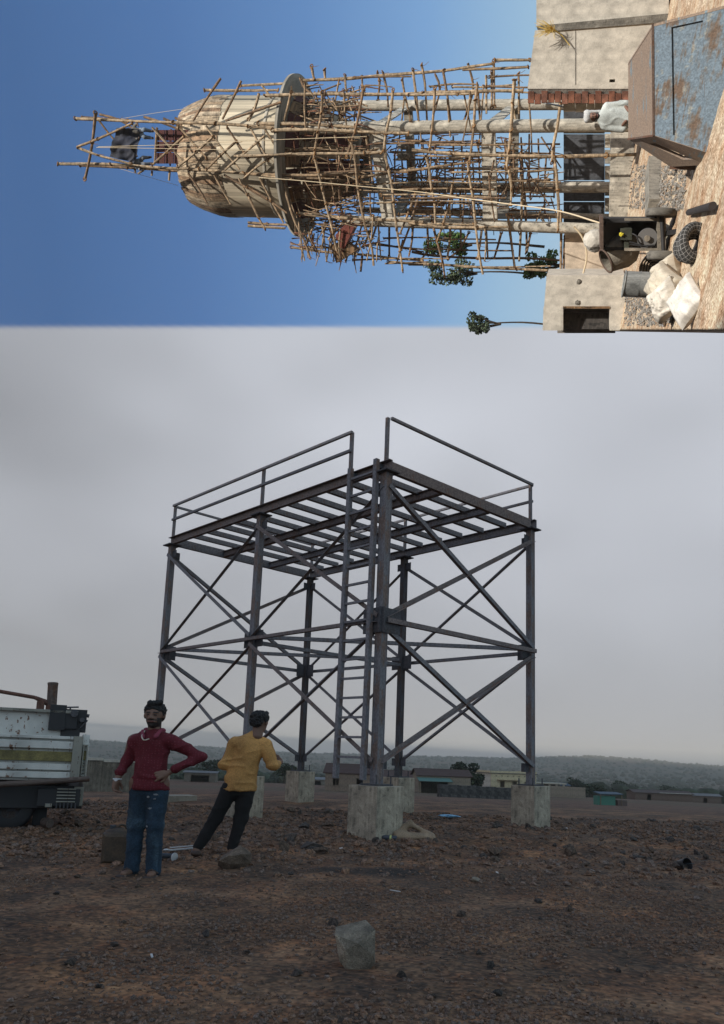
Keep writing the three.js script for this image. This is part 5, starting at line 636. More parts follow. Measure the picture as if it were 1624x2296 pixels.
// ledgers
for (const [l, o, w, k] of [
  [[[2, 480, 310], [2, 520, 400], [2, 580, 460]], 1, 5, 2], [[[2, 590, 210], [2, 612, 330]], MID, 5.6, 1], [[[2, 710, 236], [2, 715, 320]], MID, 5.6, 1], [[[2, 690, 450], [2, 680, 640], [2, 650, 820], [2, 620, 980], [2, 605, 1090]], FF, 5.6], [[[2, 620, 1070], [2, 650, 1180], [2, 690, 1353], [3, 720, 260], [3, 790, 540], [3, 820, 700]], FF, 5.2], [[[2, 1070, 410], [2, 1050, 540], [2, 1010, 740], [2, 970, 880], [2, 915, 1050]], FF, 5.6], [[[2, 950, 890], [2, 990, 1060], [2, 1020, 1353], [3, 1040, 250], [3, 1090, 480], [3, 1150, 680], [3, 1165, 840]], FF, 5.6], [[[2, 1345, 430], [2, 1325, 620], [2, 1280, 840], [2, 1265, 990], [2, 1300, 1150], [2, 1340, 1353], [3, 1350, 250], [3, 1380, 500], [3, 1410, 700], [3, 1435, 890]], FF, 5.8],
  [[[2, 900, 290], [2, 910, 430], [2, 960, 620]], 1.4, 4.6], [[[2, 1055, 290], [2, 1062, 400]], MID, 4.6], [[[2, 1200, 265], [2, 1220, 340], [2, 1205, 520]], -1, 4.8, 2], [[[2, 1250, 260], [2, 1290, 440], [2, 1300, 590]], 0.6, 4.8, 2], [[[2, 1430, 330], [2, 1450, 450], [2, 1510, 720]], 1.4, 4.8], [[[2, 1530, 240], [2, 1550, 420], [2, 1580, 700]], 1.2, 5], [[[4, 120, 190], [4, 150, 350], [4, 172, 720]], 1, 4.8, 1], [[[2, 100, 460], [2, 60, 600], [2, 0, 700]], 1.6, 5], [[[2, 400, 450], [2, 370, 580], [2, 330, 730]], 2, 5.4, 1], [[[2, 800, 830], [2, 835, 990], [2, 870, 1160]], 1.7, 4.6], [[[2, 1090, 850], [2, 1120, 1000], [2, 1160, 1290]], 1.6, 5.2],
  [[[4, 45, 290], [4, 70, 460], [4, 95, 720]], 1.2, 4.8, 1], [[[4, 320, 250], [4, 360, 480], [4, 390, 720]], 1.3, 4.8], [[[4, 245, 410], [4, 235, 600], [4, 215, 820], [4, 195, 980]], FF, 5.4], [[[4, 550, 180], [4, 590, 330], [4, 600, 420], [4, 540, 640], [4, 510, 720]], -0.8, 4.6, 2], [[[4, 250, 290], [4, 290, 400], [4, 220, 700]], -1, 4.4, 2], [[[4, 640, 375], [4, 620, 520], [4, 605, 760], [4, 580, 980], [4, 565, 1100]], FF, 5.8], [[[4, 645, 450], [4, 662, 720]], 1, 4.6], [[[4, 720, 290], [4, 722, 650]], 0.4, 4.6], [[[4, 770, 260], [4, 772, 590]], -0.6, 5], [[[4, 790, 160], [4, 796, 580]], -0.6, 5, 1], [[[4, 982, 335], [4, 965, 560], [4, 950, 800], [4, 930, 1000], [4, 910, 1150]], FF, 6.6], [[[4, 1020, 270], [4, 1026, 720]], 0, 4.6, 1], [[[4, 965, 560], [4, 995, 720]], 1, 4.6], [[[4, 1408, 545], [4, 1380, 760], [4, 1340, 960], [4, 1330, 1100]], FF, 6.2, 0], [[[4, 1350, 1060], [4, 1370, 1200], [4, 1380, 1353], [5, 1390, 250], [5, 1385, 515]], FF, 6.2, 0], [[[4, 160, 1030], [4, 190, 1150], [4, 215, 1353], [5, 240, 250], [5, 250, 450]], F, 5.4],
  [[[4, 1045, 990], [4, 1040, 1340]], -0.6, 5, 2], [[[4, 900, 900], [4, 920, 1050], [4, 890, 1150]], 1.2, 4.8], [[[4, 545, 1060], [4, 560, 1200], [4, 585, 1353], [5, 600, 230], [5, 625, 500], [5, 660, 760], [5, 690, 920]], F, 5.6], [[[4, 930, 1150], [4, 955, 1353], [5, 945, 280]], F, 5.4], [[[5, 920, 370], [5, 950, 600], [5, 985, 860]], 1.2, 5.4], [[[5, 215, 410], [5, 260, 600], [5, 315, 800], [5, 335, 935]], 1.2, 5.2], [[[5, 480, 150], [5, 485, 640]], -0.8, 5, 1], [[[5, 410, 60], [5, 380, 250], [5, 330, 420], [5, 270, 600]], 1.7, 5], [[[5, 380, 250], [5, 385, 560], [5, 360, 770]], 0.4, 5], [[[5, 690, 420], [5, 660, 650], [5, 640, 770]], 1, 5], [[[5, 720, 520], [5, 735, 770]], -0.6, 4.6, 1], [[[5, 1045, 0], [5, 1050, 160], [5, 1040, 540], [5, 1025, 800]], -0.4, 5.2], [[[5, 1075, 160], [5, 1095, 600], [5, 1090, 720]], -0.9, 5, 2], [[[5, 1410, 320], [5, 1415, 600], [5, 1410, 890]], 0.6, 5.8], [[[5, 1450, 560], [5, 1435, 890]], 0.2, 5.4, 2], [[[5, 40, 490], [5, 30, 620], [5, 5, 740]], 0.8, 5], [[[5, 175, 480], [5, 175, 700], [5, 120, 775]], -0.6, 4.6, 2], [[[5, 560, 530], [5, 470, 690], [5, 360, 780]], -0.4, 4.8, 2], [[[5, 860, 530], [5, 830, 650], [5, 790, 780]], -0.6, 5, 2], [[[5, 1130, 540], [5, 1095, 720]], -0.8, 5, 2],
  [[[5, 70, 180], [5, 20, 320]], 1.4, 4.8], [[[5, 85, 230], [5, 20, 430]], 1.2, 4.6], [[[3, 0, 180], [3, 100, 400], [3, 160, 500]], F, 5.2], [[[3, 110, 30], [3, 220, 240], [3, 330, 440]], F, 5.2, 1], [[[3, 0, 110], [3, 180, 220], [3, 360, 350]], F, 4.8, 2], [[[3, 330, 50], [3, 370, 230], [3, 430, 420], [3, 490, 540], [3, 540, 650], [3, 575, 765]], F, 5.4], [[[3, 620, 450], [3, 580, 540], [3, 540, 640]], 1, 5], [[[3, 612, 540], [3, 595, 640]], 0.8, 4.8, 1], [[[3, 712, 430], [3, 690, 690]], 1.1, 5.2, 1], [[[3, 890, 430], [3, 820, 510], [3, 740, 600]], 1.2, 5], [[[3, 950, 650], [3, 905, 800]], 0.7, 5.2], [[[3, 1060, 740], [3, 1045, 895]], 0, 5.6, 2], [[[3, 1160, 370], [3, 1130, 520], [3, 1070, 670]], 1, 5], [[[3, 1200, 440], [3, 1150, 600]], 0.6, 4.8], [[[3, 1550, 180], [3, 1480, 370], [3, 1410, 540]], 1.6, 5.2], [[[3, 1580, 200], [3, 1520, 400]], 1.2, 5], [[[3, 1310, 460], [3, 1310, 750]], -0.8, 5, 2], [[[3, 1440, 600], [3, 1390, 780]], 0.6, 4.8], [[[3, 1510, 450], [3, 1420, 690]], 0.5, 4.6],
  [[[1, 425, 600], [1, 405, 780], [1, 380, 920], [1, 360, 1005]], 2.3, 6.6, 2], [[[1, 310, 810], [1, 440, 760], [1, 650, 665]], 2.35, 5], [[[1, 320, 815], [1, 440, 860], [1, 640, 912]], 2.35, 5.2], [[[1, 440, 640], [1, 500, 720], [1, 560, 790]], 1.1, 4.4, 2], [[[1, 450, 610], [1, 560, 640], [1, 660, 700]], 1.2, 4.6, 2], [[[1, 770, 690], [1, 880, 810], [1, 960, 900]], 2.3, 4.8], [[[1, 965, 745], [1, 860, 840], [1, 770, 920]], 2.35, 5, 1], [[[1, 935, 685], [1, 1060, 830], [1, 1105, 880]], 2.3, 5], [[[1, 1145, 745], [1, 1040, 840], [1, 930, 930]], 2.35, 5], [[[1, 1100, 680], [1, 1200, 820], [1, 1305, 945]], 2.3, 5], [[[1, 1285, 775], [1, 1190, 860], [1, 1105, 945]], 2.35, 5], [[[1, 1230, 690], [1, 1330, 840]], 2.3, 4.8], [[[1, 1370, 690], [1, 1430, 800], [1, 1480, 890]], 2.3, 4.8], [[[1, 1460, 700], [1, 1540, 830]], 2.3, 4.6], [[[1, 1460, 740], [1, 1320, 860], [1, 1215, 950]], 2.35, 4.8], [[[1, 1500, 870], [1, 1400, 940], [1, 1330, 1000]], 2.3, 4.6], [[[1, 800, 690], [1, 785, 915]], 2.25, 5], [[[1, 885, 700], [1, 880, 925]], 1.2, 4.6, 2], [[[1, 720, 625], [1, 830, 660], [1, 930, 700]], 1.5, 5, 2], [[[1, 840, 635], [1, 950, 680]], 1.6, 5, 2], [[[1, 910, 632], [1, 1010, 670]], 1.7, 5, 2], [[[1, 1270, 865], [1, 1440, 862], [1, 1624, 850]], 2.5, 5.2, 0],
  [[[1, 1190, 390], [1, 1120, 490], [1, 1020, 650]], 1.9, 5, 2], [[[1, 1315, 405], [1, 1270, 500], [1, 1200, 640]], 1.8, 5, 2], [[[1, 1425, 480], [1, 1400, 570], [1, 1360, 650]], 1.9, 5], [[[1, 1560, 535], [1, 1400, 590], [1, 1220, 650]], 2, 5, 2], [[[1, 1440, 430], [1, 1500, 510]], 0.9, 4.6, 0], [[[1, 990, 970], [1, 1060, 1070], [1, 1110, 1160]], 2, 4.8, 2], [[[1, 1150, 980], [1, 1250, 1160]], 2, 4.8], [[[1, 1210, 980], [1, 1370, 1070], [1, 1520, 1160]], 2, 5, 2], [[[1, 1300, 1000], [1, 1380, 1160]], 2, 4.6], [[[1, 1430, 1000], [1, 1510, 1160]], 2, 5], [[[1, 770, 955], [1, 768, 985]], 1.9, 5], [[[1, 878, 950], [1, 874, 1015]], 1.9, 5], [[[1, 665, 945], [1, 668, 970]], 1.9, 4.6], [[[1, 720, 950], [1, 685, 972]], 1.9, 4.6],
]) pole(l, o, w, k);
// short struts crowding the underside of the tank, and poles standing behind
{
  const R = rng(17), near = new Set();
  for (let i = 0; i < 46; i++) { const x = 668 + 150 * R(), y = 205 + 330 * R(), o = -0.6 + 2.2 * R(), a = R() < 0.6 ? (R() - 0.5) * 0.9 : 1.2 + R(), L = 26 + 50 * R(); const p = PA(x, y, o), q = PA(x + Math.cos(a) * L, y + Math.sin(a) * L, o + (R() - 0.5)); poleN++; partA(SC, 'strut', stick([p, p.clone().lerp(q, 0.5).add(V((R() - 0.5) * 0.06, (R() - 0.5) * 0.06, 0)), q], 0.032, 0.026, poleN, 6, 2, 0.1), poleM[1 + (i % 2)]); }
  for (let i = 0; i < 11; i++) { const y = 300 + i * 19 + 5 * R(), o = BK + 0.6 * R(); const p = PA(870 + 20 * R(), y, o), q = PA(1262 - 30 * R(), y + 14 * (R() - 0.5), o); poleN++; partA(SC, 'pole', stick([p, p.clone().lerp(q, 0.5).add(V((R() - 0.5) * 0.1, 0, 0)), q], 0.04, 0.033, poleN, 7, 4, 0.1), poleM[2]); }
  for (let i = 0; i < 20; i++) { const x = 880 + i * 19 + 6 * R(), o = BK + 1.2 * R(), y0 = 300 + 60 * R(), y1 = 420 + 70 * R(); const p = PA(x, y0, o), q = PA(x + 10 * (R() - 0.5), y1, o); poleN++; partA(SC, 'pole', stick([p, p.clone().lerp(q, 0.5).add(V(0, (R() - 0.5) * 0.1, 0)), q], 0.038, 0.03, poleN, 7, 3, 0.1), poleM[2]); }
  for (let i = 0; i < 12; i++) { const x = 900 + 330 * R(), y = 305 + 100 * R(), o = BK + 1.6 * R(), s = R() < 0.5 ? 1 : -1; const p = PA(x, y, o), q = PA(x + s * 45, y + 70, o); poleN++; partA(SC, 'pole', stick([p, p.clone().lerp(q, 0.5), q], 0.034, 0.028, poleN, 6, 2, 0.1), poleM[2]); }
  // more poles of the same cage, front and sides
  for (let i = 0; i < 34; i++) { const y = i < 20 ? 296 + 200 * R() : i < 27 ? 172 + 60 * R() : 530 + 70 * R(), side = i >= 20, x = (side ? 760 : 650) + 380 * R(), L = 90 + 190 * R(), o = side ? 0.2 + 0.8 * R() : 1.5 + 0.8 * R(), p = PA(x, y, o), q = PA(Math.min(1262, x + L), y + 12 * (R() - 0.5), o); poleN++; partA(SC, 'pole', stick([p, p.clone().lerp(q, 0.5).add(V((R() - 0.5) * 0.12, 0, 0)), q], 0.036, 0.028, poleN, 6, 3, 0.1), poleM[i % 3]); knots.push([p, 0.036], [q, 0.03]); }
  for (let i = 0; i < 30; i++) { const x = 660 + 570 * R(), y = i % 3 === 0 ? 175 + 50 * R() : i % 3 === 1 ? 300 + 120 * R() : 480 + 60 * R(), o = 1.0 + 1.2 * R(), L = Math.min(70 + 70 * R(), 585 - y), p = PA(x, y, o), q = PA(x + 40 * (R() - 0.5), y + L, o); poleN++; partA(SC, 'pole', stick([p, p.clone().lerp(q, 0.5).add(V(0, (R() - 0.5) * 0.12, 0)), q], 0.034, 0.027, poleN, 6, 3, 0.1), poleM[(i + 1) % 3]); knots.push([p, 0.034], [q, 0.03]); }
  // long thin bundles in front of the funnel
  for (let i = 0; i < 12; i++) { const y = 312 + i * 13 + 5 * R(), o = 1.2 + 0.6 * R(); const p = PA(640 + 50 * R(), y, o), q = PA(800 + 40 * R(), y + 10 * (R() - 0.4), o); poleN++; partA(SC, 'pole', stick([p, p.clone().lerp(q, 0.5).add(V(0.03, 0, 0)), q], 0.026, 0.02, poleN, 6, 3, 0.1), poleM[i % 3]); }
  // thin brushwood props crowding the tank's underside and the bays
  const br = []; for (let i = 0; i < 780; i++) { const up = i < 520, x = up ? 650 + 170 * R() : 840 + 400 * R(), y = up ? 190 + 370 * R() : 300 + 190 * R(), o = up ? -1.0 + 3.2 * R() : -2.4 + 3.2 * R(), a = R() < 0.55 ? (R() - 0.5) * 0.8 : 1.0 + 1.2 * R(), L = 22 + 42 * R(), p = PA(x, y, o), q = PA(x + Math.cos(a) * L, y + Math.sin(a) * L, o + (R() - 0.5)); br.push(clean(stick([p, p.clone().lerp(q, 0.5).add(V((R() - 0.5) * 0.08, (R() - 0.5) * 0.08, 0)), q], 0.024, 0.016, i, 5, 2, 0.1))); }
  tag(partA(SC, 'brushwood_props', br.filter((g, i) => i % 3), poleM[1]), null, null, null, 'stuff'); tag(partA(SC, 'reddish_props', br.filter((g, i) => i % 3 === 0), M('red_prop', { c: [0.30, 0.15, 0.10], map: T.wood, rough: 0.95 })), null, null, null, 'stuff');
  // lashings at the crossings
  const gs = []; for (const [p, r] of knots) { if (R() < 0.3) continue; const t = new THREE.TorusGeometry(r * 1.3, r * 0.45, 5, 8); t.rotateX(R() * 3).rotateY(R() * 3).translate(p.x, p.y, p.z + r * 0.3); gs.push(clean(t)); if (R() < 0.4) { gs.push(clean(stick([p.clone(), p.clone().add(V((R() - 0.5) * 0.1, -0.08, 0.04)), p.clone().add(V((R() - 0.5) * 0.2, -0.2 - 0.1 * R(), 0.05))], 0.01, 0.006, 3, 4, 2, 0.1))); } }
  tag(partA(SC, 'rope_lashing', gs, ropeM), null, null, null, 'stuff');
}
// ---- ropes
const ropeA = (label, list, off, r) => { const pts = list.map(([v, x, y], i) => { const [a, b] = pg(v, x, y); return PA(a, b, Array.isArray(off) ? off[i] : off); }); return soloA('rope', label, 'rope', pts[0], stick(pts, r, r, 4, 6, 5, 0.03), M('pale_rope', { c: [0.62, 0.50, 0.33], rough: 1 })); };
ropeA('long rope slanting down across the tower front to the mixer', [[2, 100, 1240], [3, 420, 45], [3, 1000, 100], [3, 1624, 160], [5, 450, 205], [5, 950, 270], [7, 350, 410], [7, 690, 510]], [2.5, 2.55, 2.6, 2.8, 3.5, 6, 12, 16.3], 0.016);
ropeA('yellow rope hanging in a loop beside the mixer drum', [[7, 465, 540], [7, 530, 620], [7, 568, 720], [7, 572, 830], [7, 545, 940]], 13, 0.022);
ropeA('thin hoist rope running up the lift frame', [[1, 440, 808], [1, 900, 795], [1, 1400, 770], [2, 1100, 860]], 2.45, 0.01); ropeA('second thin hoist rope running beside the first', [[1, 430, 812], [1, 1000, 822], [1, 1400, 832]], 2.45, 0.01);
ropeA('stay wire from the lift frame to the tank rim', [[1, 560, 640], [1, 800, 600], [1, 1040, 567]], 1.2, 0.007); ropeA('stay wire below the lift frame', [[1, 550, 935], [1, 720, 985], [1, 930, 1045]], 1.2, 0.007);
// ---- lift frame: tarpaulin, form panels, workers
{
  const q = (x, y, o) => { const [a, b] = pg(1, x, y); return PA(a, b, o); };
  const tp = []; const nu = 14, nv = 16, pos = [], uv = [], idx = []; for (let i = 0; i <= nu; i++) for (let j = 0; j <= nv; j++) { const u = i / nu, v = j / nv, a = q(lerp(548, 512, v), lerp(692, 868, v), 1.5), b = q(lerp(704, 665, v), lerp(700, 908, v), 1.5), p = a.lerp(b, u); pos.push(p.x, p.y, p.z + (fbm(u * 3, v * 4, 1, 3) - 0.5) * 0.35); uv.push(u * 1.2, v * 1.2); }
  for (let i = 0; i < nu; i++) for (let j = 0; j < nv; j++) { const a = i * (nv + 1) + j; idx.push(a, a + 1, a + nv + 1, a + 1, a + nv + 2, a + nv + 1); }
  const g = new THREE.BufferGeometry(); g.setAttribute('position', new THREE.Float32BufferAttribute(pos, 3)); g.setAttribute('uv', new THREE.Float32BufferAttribute(uv, 2)); g.setIndex(idx); g.computeVertexNormals();
  const bk = g.clone(); { const p = bk.attributes.position; for (let i = 0; i < p.count; i++) p.setZ(i, p.getZ(i) - 0.02); const ix = bk.index.array; for (let i = 0; i < ix.length; i += 3) { const t = ix[i]; ix[i] = ix[i + 1]; ix[i + 1] = t; } bk.computeVertexNormals(); }
  soloA('tarpaulin', 'stained dark blue tarpaulin stretched across the top of the lift frame', 'tarpaulin', q(610, 800, 1.5), [g, bk], M('tarp', { c: [0.05, 0.06, 0.105], map: T.mottle, rough: 0.8 }));
  const fp = thingA('form_panels', 'stack of dark red steel form panels under the workers', 'panel', q(900, 810, 1.4)); for (let i = 0; i < 4; i++) for (let j = 0; j < 3; j++) { const x0 = 795 + i * 54, y0 = 705 + j * 70; const P = [q(x0, y0, 1.45), q(x0 + 50, y0, 1.45), q(x0 + 50, y0 + 66, 1.45), q(x0, y0 + 66, 1.45)]; const pn = partA(fp, 'panel', slab(...P, V(0, 0, -0.05)), redSteel); partA(fp, 'rib', slab(P[0].clone().lerp(P[1], 0.05).add(V(0, 0, 0.035)), P[0].clone().lerp(P[1], 0.2).add(V(0, 0, 0.035)), P[3].clone().lerp(P[2], 0.2).add(V(0, 0, 0.035)), P[3].clone().lerp(P[2], 0.05).add(V(0, 0, 0.035)), V(0, 0, -0.034)), redSteel, pn); }
  const small = (label, x, y, lean, shirtC, legC, s) => { const b = q(x, y, 1.3), t = thingA('worker', label, 'person', b); const G = new THREE.Group(); const sk = [0.1, 0.06, 0.045];
    const put2 = (g) => g.rotateZ(lean).scale(s, s, s); obj('body', put2(paint(mesh([S([0, 0.62, 0], [0, 0.84, 0.02], 0.1, 0.12), S([-0.15, 0.86, 0], [0.15, 0.86, 0], 0.05, 0.05), S([0, 0.86, 0.02], [0, 0.97, 0.04], 0.045, 0.045), E([0, 1.05, 0.06], [0.075, 0.1, 0.09]), S([0.18, 0.84, 0], [0.3, 0.66, 0.12], 0.045, 0.035), S([0.3, 0.66, 0.12], [0.2, 0.55, 0.26], 0.034, 0.03), S([-0.18, 0.84, 0], [-0.3, 0.64, 0.1], 0.045, 0.035), S([-0.3, 0.64, 0.1], [-0.18, 0.52, 0.24], 0.034, 0.03), S([0.08, 0.55, 0], [0.13, 0.3, 0.2], 0.08, 0.06), S([0.13, 0.3, 0.2], [0.12, 0.02, 0.02], 0.06, 0.04), S([-0.08, 0.55, 0], [-0.13, 0.3, 0.18], 0.08, 0.06), S([-0.13, 0.3, 0.18], [-0.12, 0.02, 0.02], 0.06, 0.04), S([0.12, 0.02, 0], [0.13, 0.01, 0.14], 0.035, 0.03), S([-0.12, 0.02, 0], [-0.13, 0.01, 0.14], 0.035, 0.03)], 0.02, 0.04), () => sk)), skinM, t);
    obj('shirt', put2(mesh([S([0, 0.6, 0], [0, 0.84, 0.02], 0.135, 0.145), S([-0.15, 0.87, 0], [0.15, 0.87, 0], 0.065, 0.065), S([0.18, 0.85, 0], [0.29, 0.68, 0.11], 0.06, 0.052), S([-0.18, 0.85, 0], [-0.29, 0.66, 0.09], 0.06, 0.052)], 0.02, 0.04)), M('ws' + shirtC, { c: shirtC, map: T.cloth }), t); obj('trousers', put2(mesh([S([0.07, 0.56, 0], [0.13, 0.3, 0.2], 0.1, 0.075), S([0.13, 0.3, 0.2], [0.12, 0.1, 0.05], 0.075, 0.06), S([-0.07, 0.56, 0], [-0.13, 0.3, 0.18], 0.1, 0.075), S([-0.13, 0.3, 0.18], [-0.12, 0.1, 0.05], 0.075, 0.06)], 0.02, 0.04)), M('wl' + legC, { c: legC, map: T.cloth }), t); obj('hair', put2(mesh([E([0, 1.09, 0.04], [0.085, 0.085, 0.095])], 0.016, 0.02)), hairM, t); };
  small('worker in a grey brown shirt and pale jeans crouching on the lift frame', 778, 735, -0.15, [0.20, 0.18, 0.15], [0.24, 0.30, 0.38], 0.92); small('worker in a pale blue shirt crouching beside the tarpaulin', 770, 890, 0.12, [0.30, 0.36, 0.42], [0.22, 0.24, 0.28], 0.86);
  // counterweights hanging in the frame
  for (const [x, y, x2, y2, l] of [[1390, 925, 1495, 985, 'upper grey sandbag hanging by a rope inside the tower'], [1385, 1000, 1500, 1085, 'lower grey sandbag slung inside the tower']]) { const [a, b] = pg(2, x, y), [c, d] = pg(2, x2, y2), A = PA(a, b, 1.2), B = PA(c, d, 1.2), m = A.clone().lerp(B, 0.5); soloA('hanging_sandbag', l, 'sandbag', m, ball(1, 3, Math.abs(A.x - B.x) / 2, Math.abs(A.y - B.y) / 2, 0.16, x, 0.18, 2.4).translate(m.x, m.y, m.z), M('bag', { c: [0.26, 0.23, 0.19], map: T.cloth, rough: 1 })); }
}

// ---- walls and houses of the village
const plA = M('village_plaster', { c: [0.68, 0.665, 0.63], map: T.plaster, rough: 0.95, bumpMap: T.grain, bumpScale: 0.006 }), plB = M('village_plaster_b', { c: [0.70, 0.685, 0.65], map: T.plaster, rough: 0.95, bumpMap: T.grain, bumpScale: 0.006 }), cement = M('dark_cement', { c: [0.30, 0.285, 0.26], map: T.concrete, rough: 1, bumpMap: T.pits, bumpScale: 0.03 }), brickM = [0, 1, 2].map((k) => M('brick' + k, { c: [[0.42, 0.17, 0.10], [0.38, 0.15, 0.09], [0.46, 0.2, 0.13]][k], map: T.mottle, rough: 1 })), mortar = M('mortar', { c: [0.45, 0.40, 0.34], map: T.mottle, rough: 1, bumpMap: T.pits, bumpScale: 0.05 });
{
  const o = 6.2, t = thingA('plastered_house', 'tall cream plastered wall of a house with raw brick end', 'house', PA(1480, 130, o));
  { // wall built round a real knocked-out hole
    const c00 = PA(1200, 68, o), c10 = PA(1183, 199, o), c11 = PA(1500, 199, o), c01 = PA(1500, 50, o), W = (u, v, dz = 0) => c00.clone().lerp(c10, u).lerp(c01.clone().lerp(c11, u), v).add(V(0, 0, dz)), q = (u0, u1, v0, v1, dz, th) => slab(W(u0, v0, dz), W(u1, v0, dz), W(u1, v1, dz), W(u0, v1, dz), V(0, 0, -th)), [a, b, c, d] = [0.845, 0.895, 0.585, 0.625];
    partA(t, 'wall', [q(0, a, 0, 1, 0, 0.3), q(b, 1, 0, 1, 0, 0.3), q(a, b, 0, c, 0, 0.3), q(a, b, d, 1, 0, 0.3), q(0, 1, 0, 1, -0.302, 1.9)], plA);
  }
  partA(t, 'wall_joint', slab(PA(1290, 69, o + 0.006), PA(1292, 69, o + 0.006), PA(1292, 190, o + 0.006), PA(1290, 190, o + 0.006), V(0, 0, -0.004)), cement);
  partA(t, 'cement_band', slab(PA(1222, 56, o + 0.04), PA(1222, 71, o + 0.04), PA(1500, 49, o + 0.04), PA(1500, 30, o + 0.04), V(0, 0, -2)), cement); partA(t, 'upper_wall', slab(PA(1203, -70, o - 0.1), PA(1203, 58, o - 0.1), PA(1500, 34, o - 0.1), PA(1500, -70, o - 0.1), V(0, 0, -2)), plB);
  partA(t, 'mortar_strip', slab(PA(1186, 199, o - 0.02), PA(1184, 214, o - 0.02), PA(1440, 214, o - 0.02), PA(1440, 199, o - 0.02), V(0, 0, -1.6)), mortar);
  for (let i = 0; i < 17; i++) { const x0 = 1184 + i * 15.1, long = i % 2, y0 = 203 + (long ? 6 : 0) + 2 * h3(i, 3, 1), y1 = 229 + 4 * h3(i, 5, 2), oo = o + 0.02 + 0.05 * h3(i, 1, 9); partA(t, 'brick', slab(PA(x0, y0, oo), PA(x0, y1, oo), PA(x0 + 13.4, y1, oo), PA(x0 + 13.4, y0, oo), V(0, 0, -0.22)), brickM[i % 3]); }
}
{ // pale stone blocks behind the brick end
  const o = 5.2, t = thingA('stone_block_wall', 'pale cut stone block wall behind the raw brick end', 'wall', PA(1420, 240, o)); const xs = [1263, 1290, 1316, 1334, 1352, 1372, 1400, 1425]; for (let i = 0; i < xs.length - 1; i++) partA(t, 'stone_block', slab(PA(xs[i] + 0.6, 222, o), PA(xs[i] + 0.6, 250 - 3 * h3(i, 2, 2), o), PA(xs[i + 1] - 0.6, 250 - 3 * h3(i, 4, 2), o), PA(xs[i + 1] - 0.6, 222, o), V(0, 0, -0.4)), i % 2 ? plA : plB);
}
{ // bundle of thin steel rods leaning there
  const t = thingA('rod_bundle', 'bundle of thin steel rods leaning behind the turbaned man', 'rods', PA(1380, 262, 4)); for (let i = 0; i < 7; i++) partA(t, 'rod', cyl(PA(1195 + i * 9, 226 + i * 1.5, 3.4), PA(1385, 262 + i * 2.2, 5.0), 0.018, 0.018, 6), M('rod', { c: [0.36, 0.36, 0.36], rough: 0.5, metal: 0.4 }));
}
{ // slate coloured sheet wall in four courses
  const o = -3.2, t = thingA('sheet_wall', 'slate grey wall of wide sheets behind the tower legs', 'wall', PA(1400, 400, o)), m = M('slate', { c: [0.115, 0.125, 0.15], map: T.concrete, rough: 0.9 }); const ys = [246, 300, 352, 405, 452, 512]; for (let i = 0; i < 5; i++) partA(t, 'sheet', slab(PA(1264, ys[i] + 0.8, o + 0.02 * (i % 2)), PA(1356, ys[i] + 0.8, o + 0.02 * (i % 2)), PA(1356, ys[i + 1] - 0.8, o + 0.02 * (i % 2)), PA(1264, ys[i + 1] - 0.8, o + 0.02 * (i % 2)), V(0, 0, -0.15)), m);
  for (let i = 0; i < 6; i++) partA(t, 'plinth_stone', slab(PA(1357, 300 + i * 36, o + 0.1), PA(1376, 300 + i * 36, o + 0.1), PA(1376, 331 + i * 36, o + 0.1), PA(1357, 331 + i * 36, o + 0.1), V(0, 0, -0.4)), i % 2 ? greyC : concA);
}
soloA('concrete_kerb', 'long weathered concrete kerb wall between the tower legs', 'wall', PA(1410, 400, 2.2), slab(PA(1370, 296, 0.2), PA(1425, 296, 0.2), PA(1412, 512, 3.0), PA(1366, 512, 3.0), V(0, 0, -0.5)), M('kerb', { c: [0.6, 0.56, 0.49], map: T.concrete, rough: 0.95, bumpMap: T.grain, bumpScale: 0.01 }));
soloA('fallen_beam', 'broken concrete beam lying on the gravel before the kerb', 'beam', GA(1480, 420), bar(GA(1466, 372, 0.12), GA(1468, 470, 0.1), 0.42, 0.3), greyC);
soloA('cream_wall', 'cream plastered wall behind the mixer drum', 'wall', PA(1400, 570, 1), slab(PA(1267, 524, 0.6), PA(1390, 524, 0.6), PA(1390, 612, 0.6), PA(1267, 612, 0.6), V(0, 0, -0.3)), M('cream', { c: [0.78, 0.68, 0.58], map: T.plaster, rough: 0.95 }));
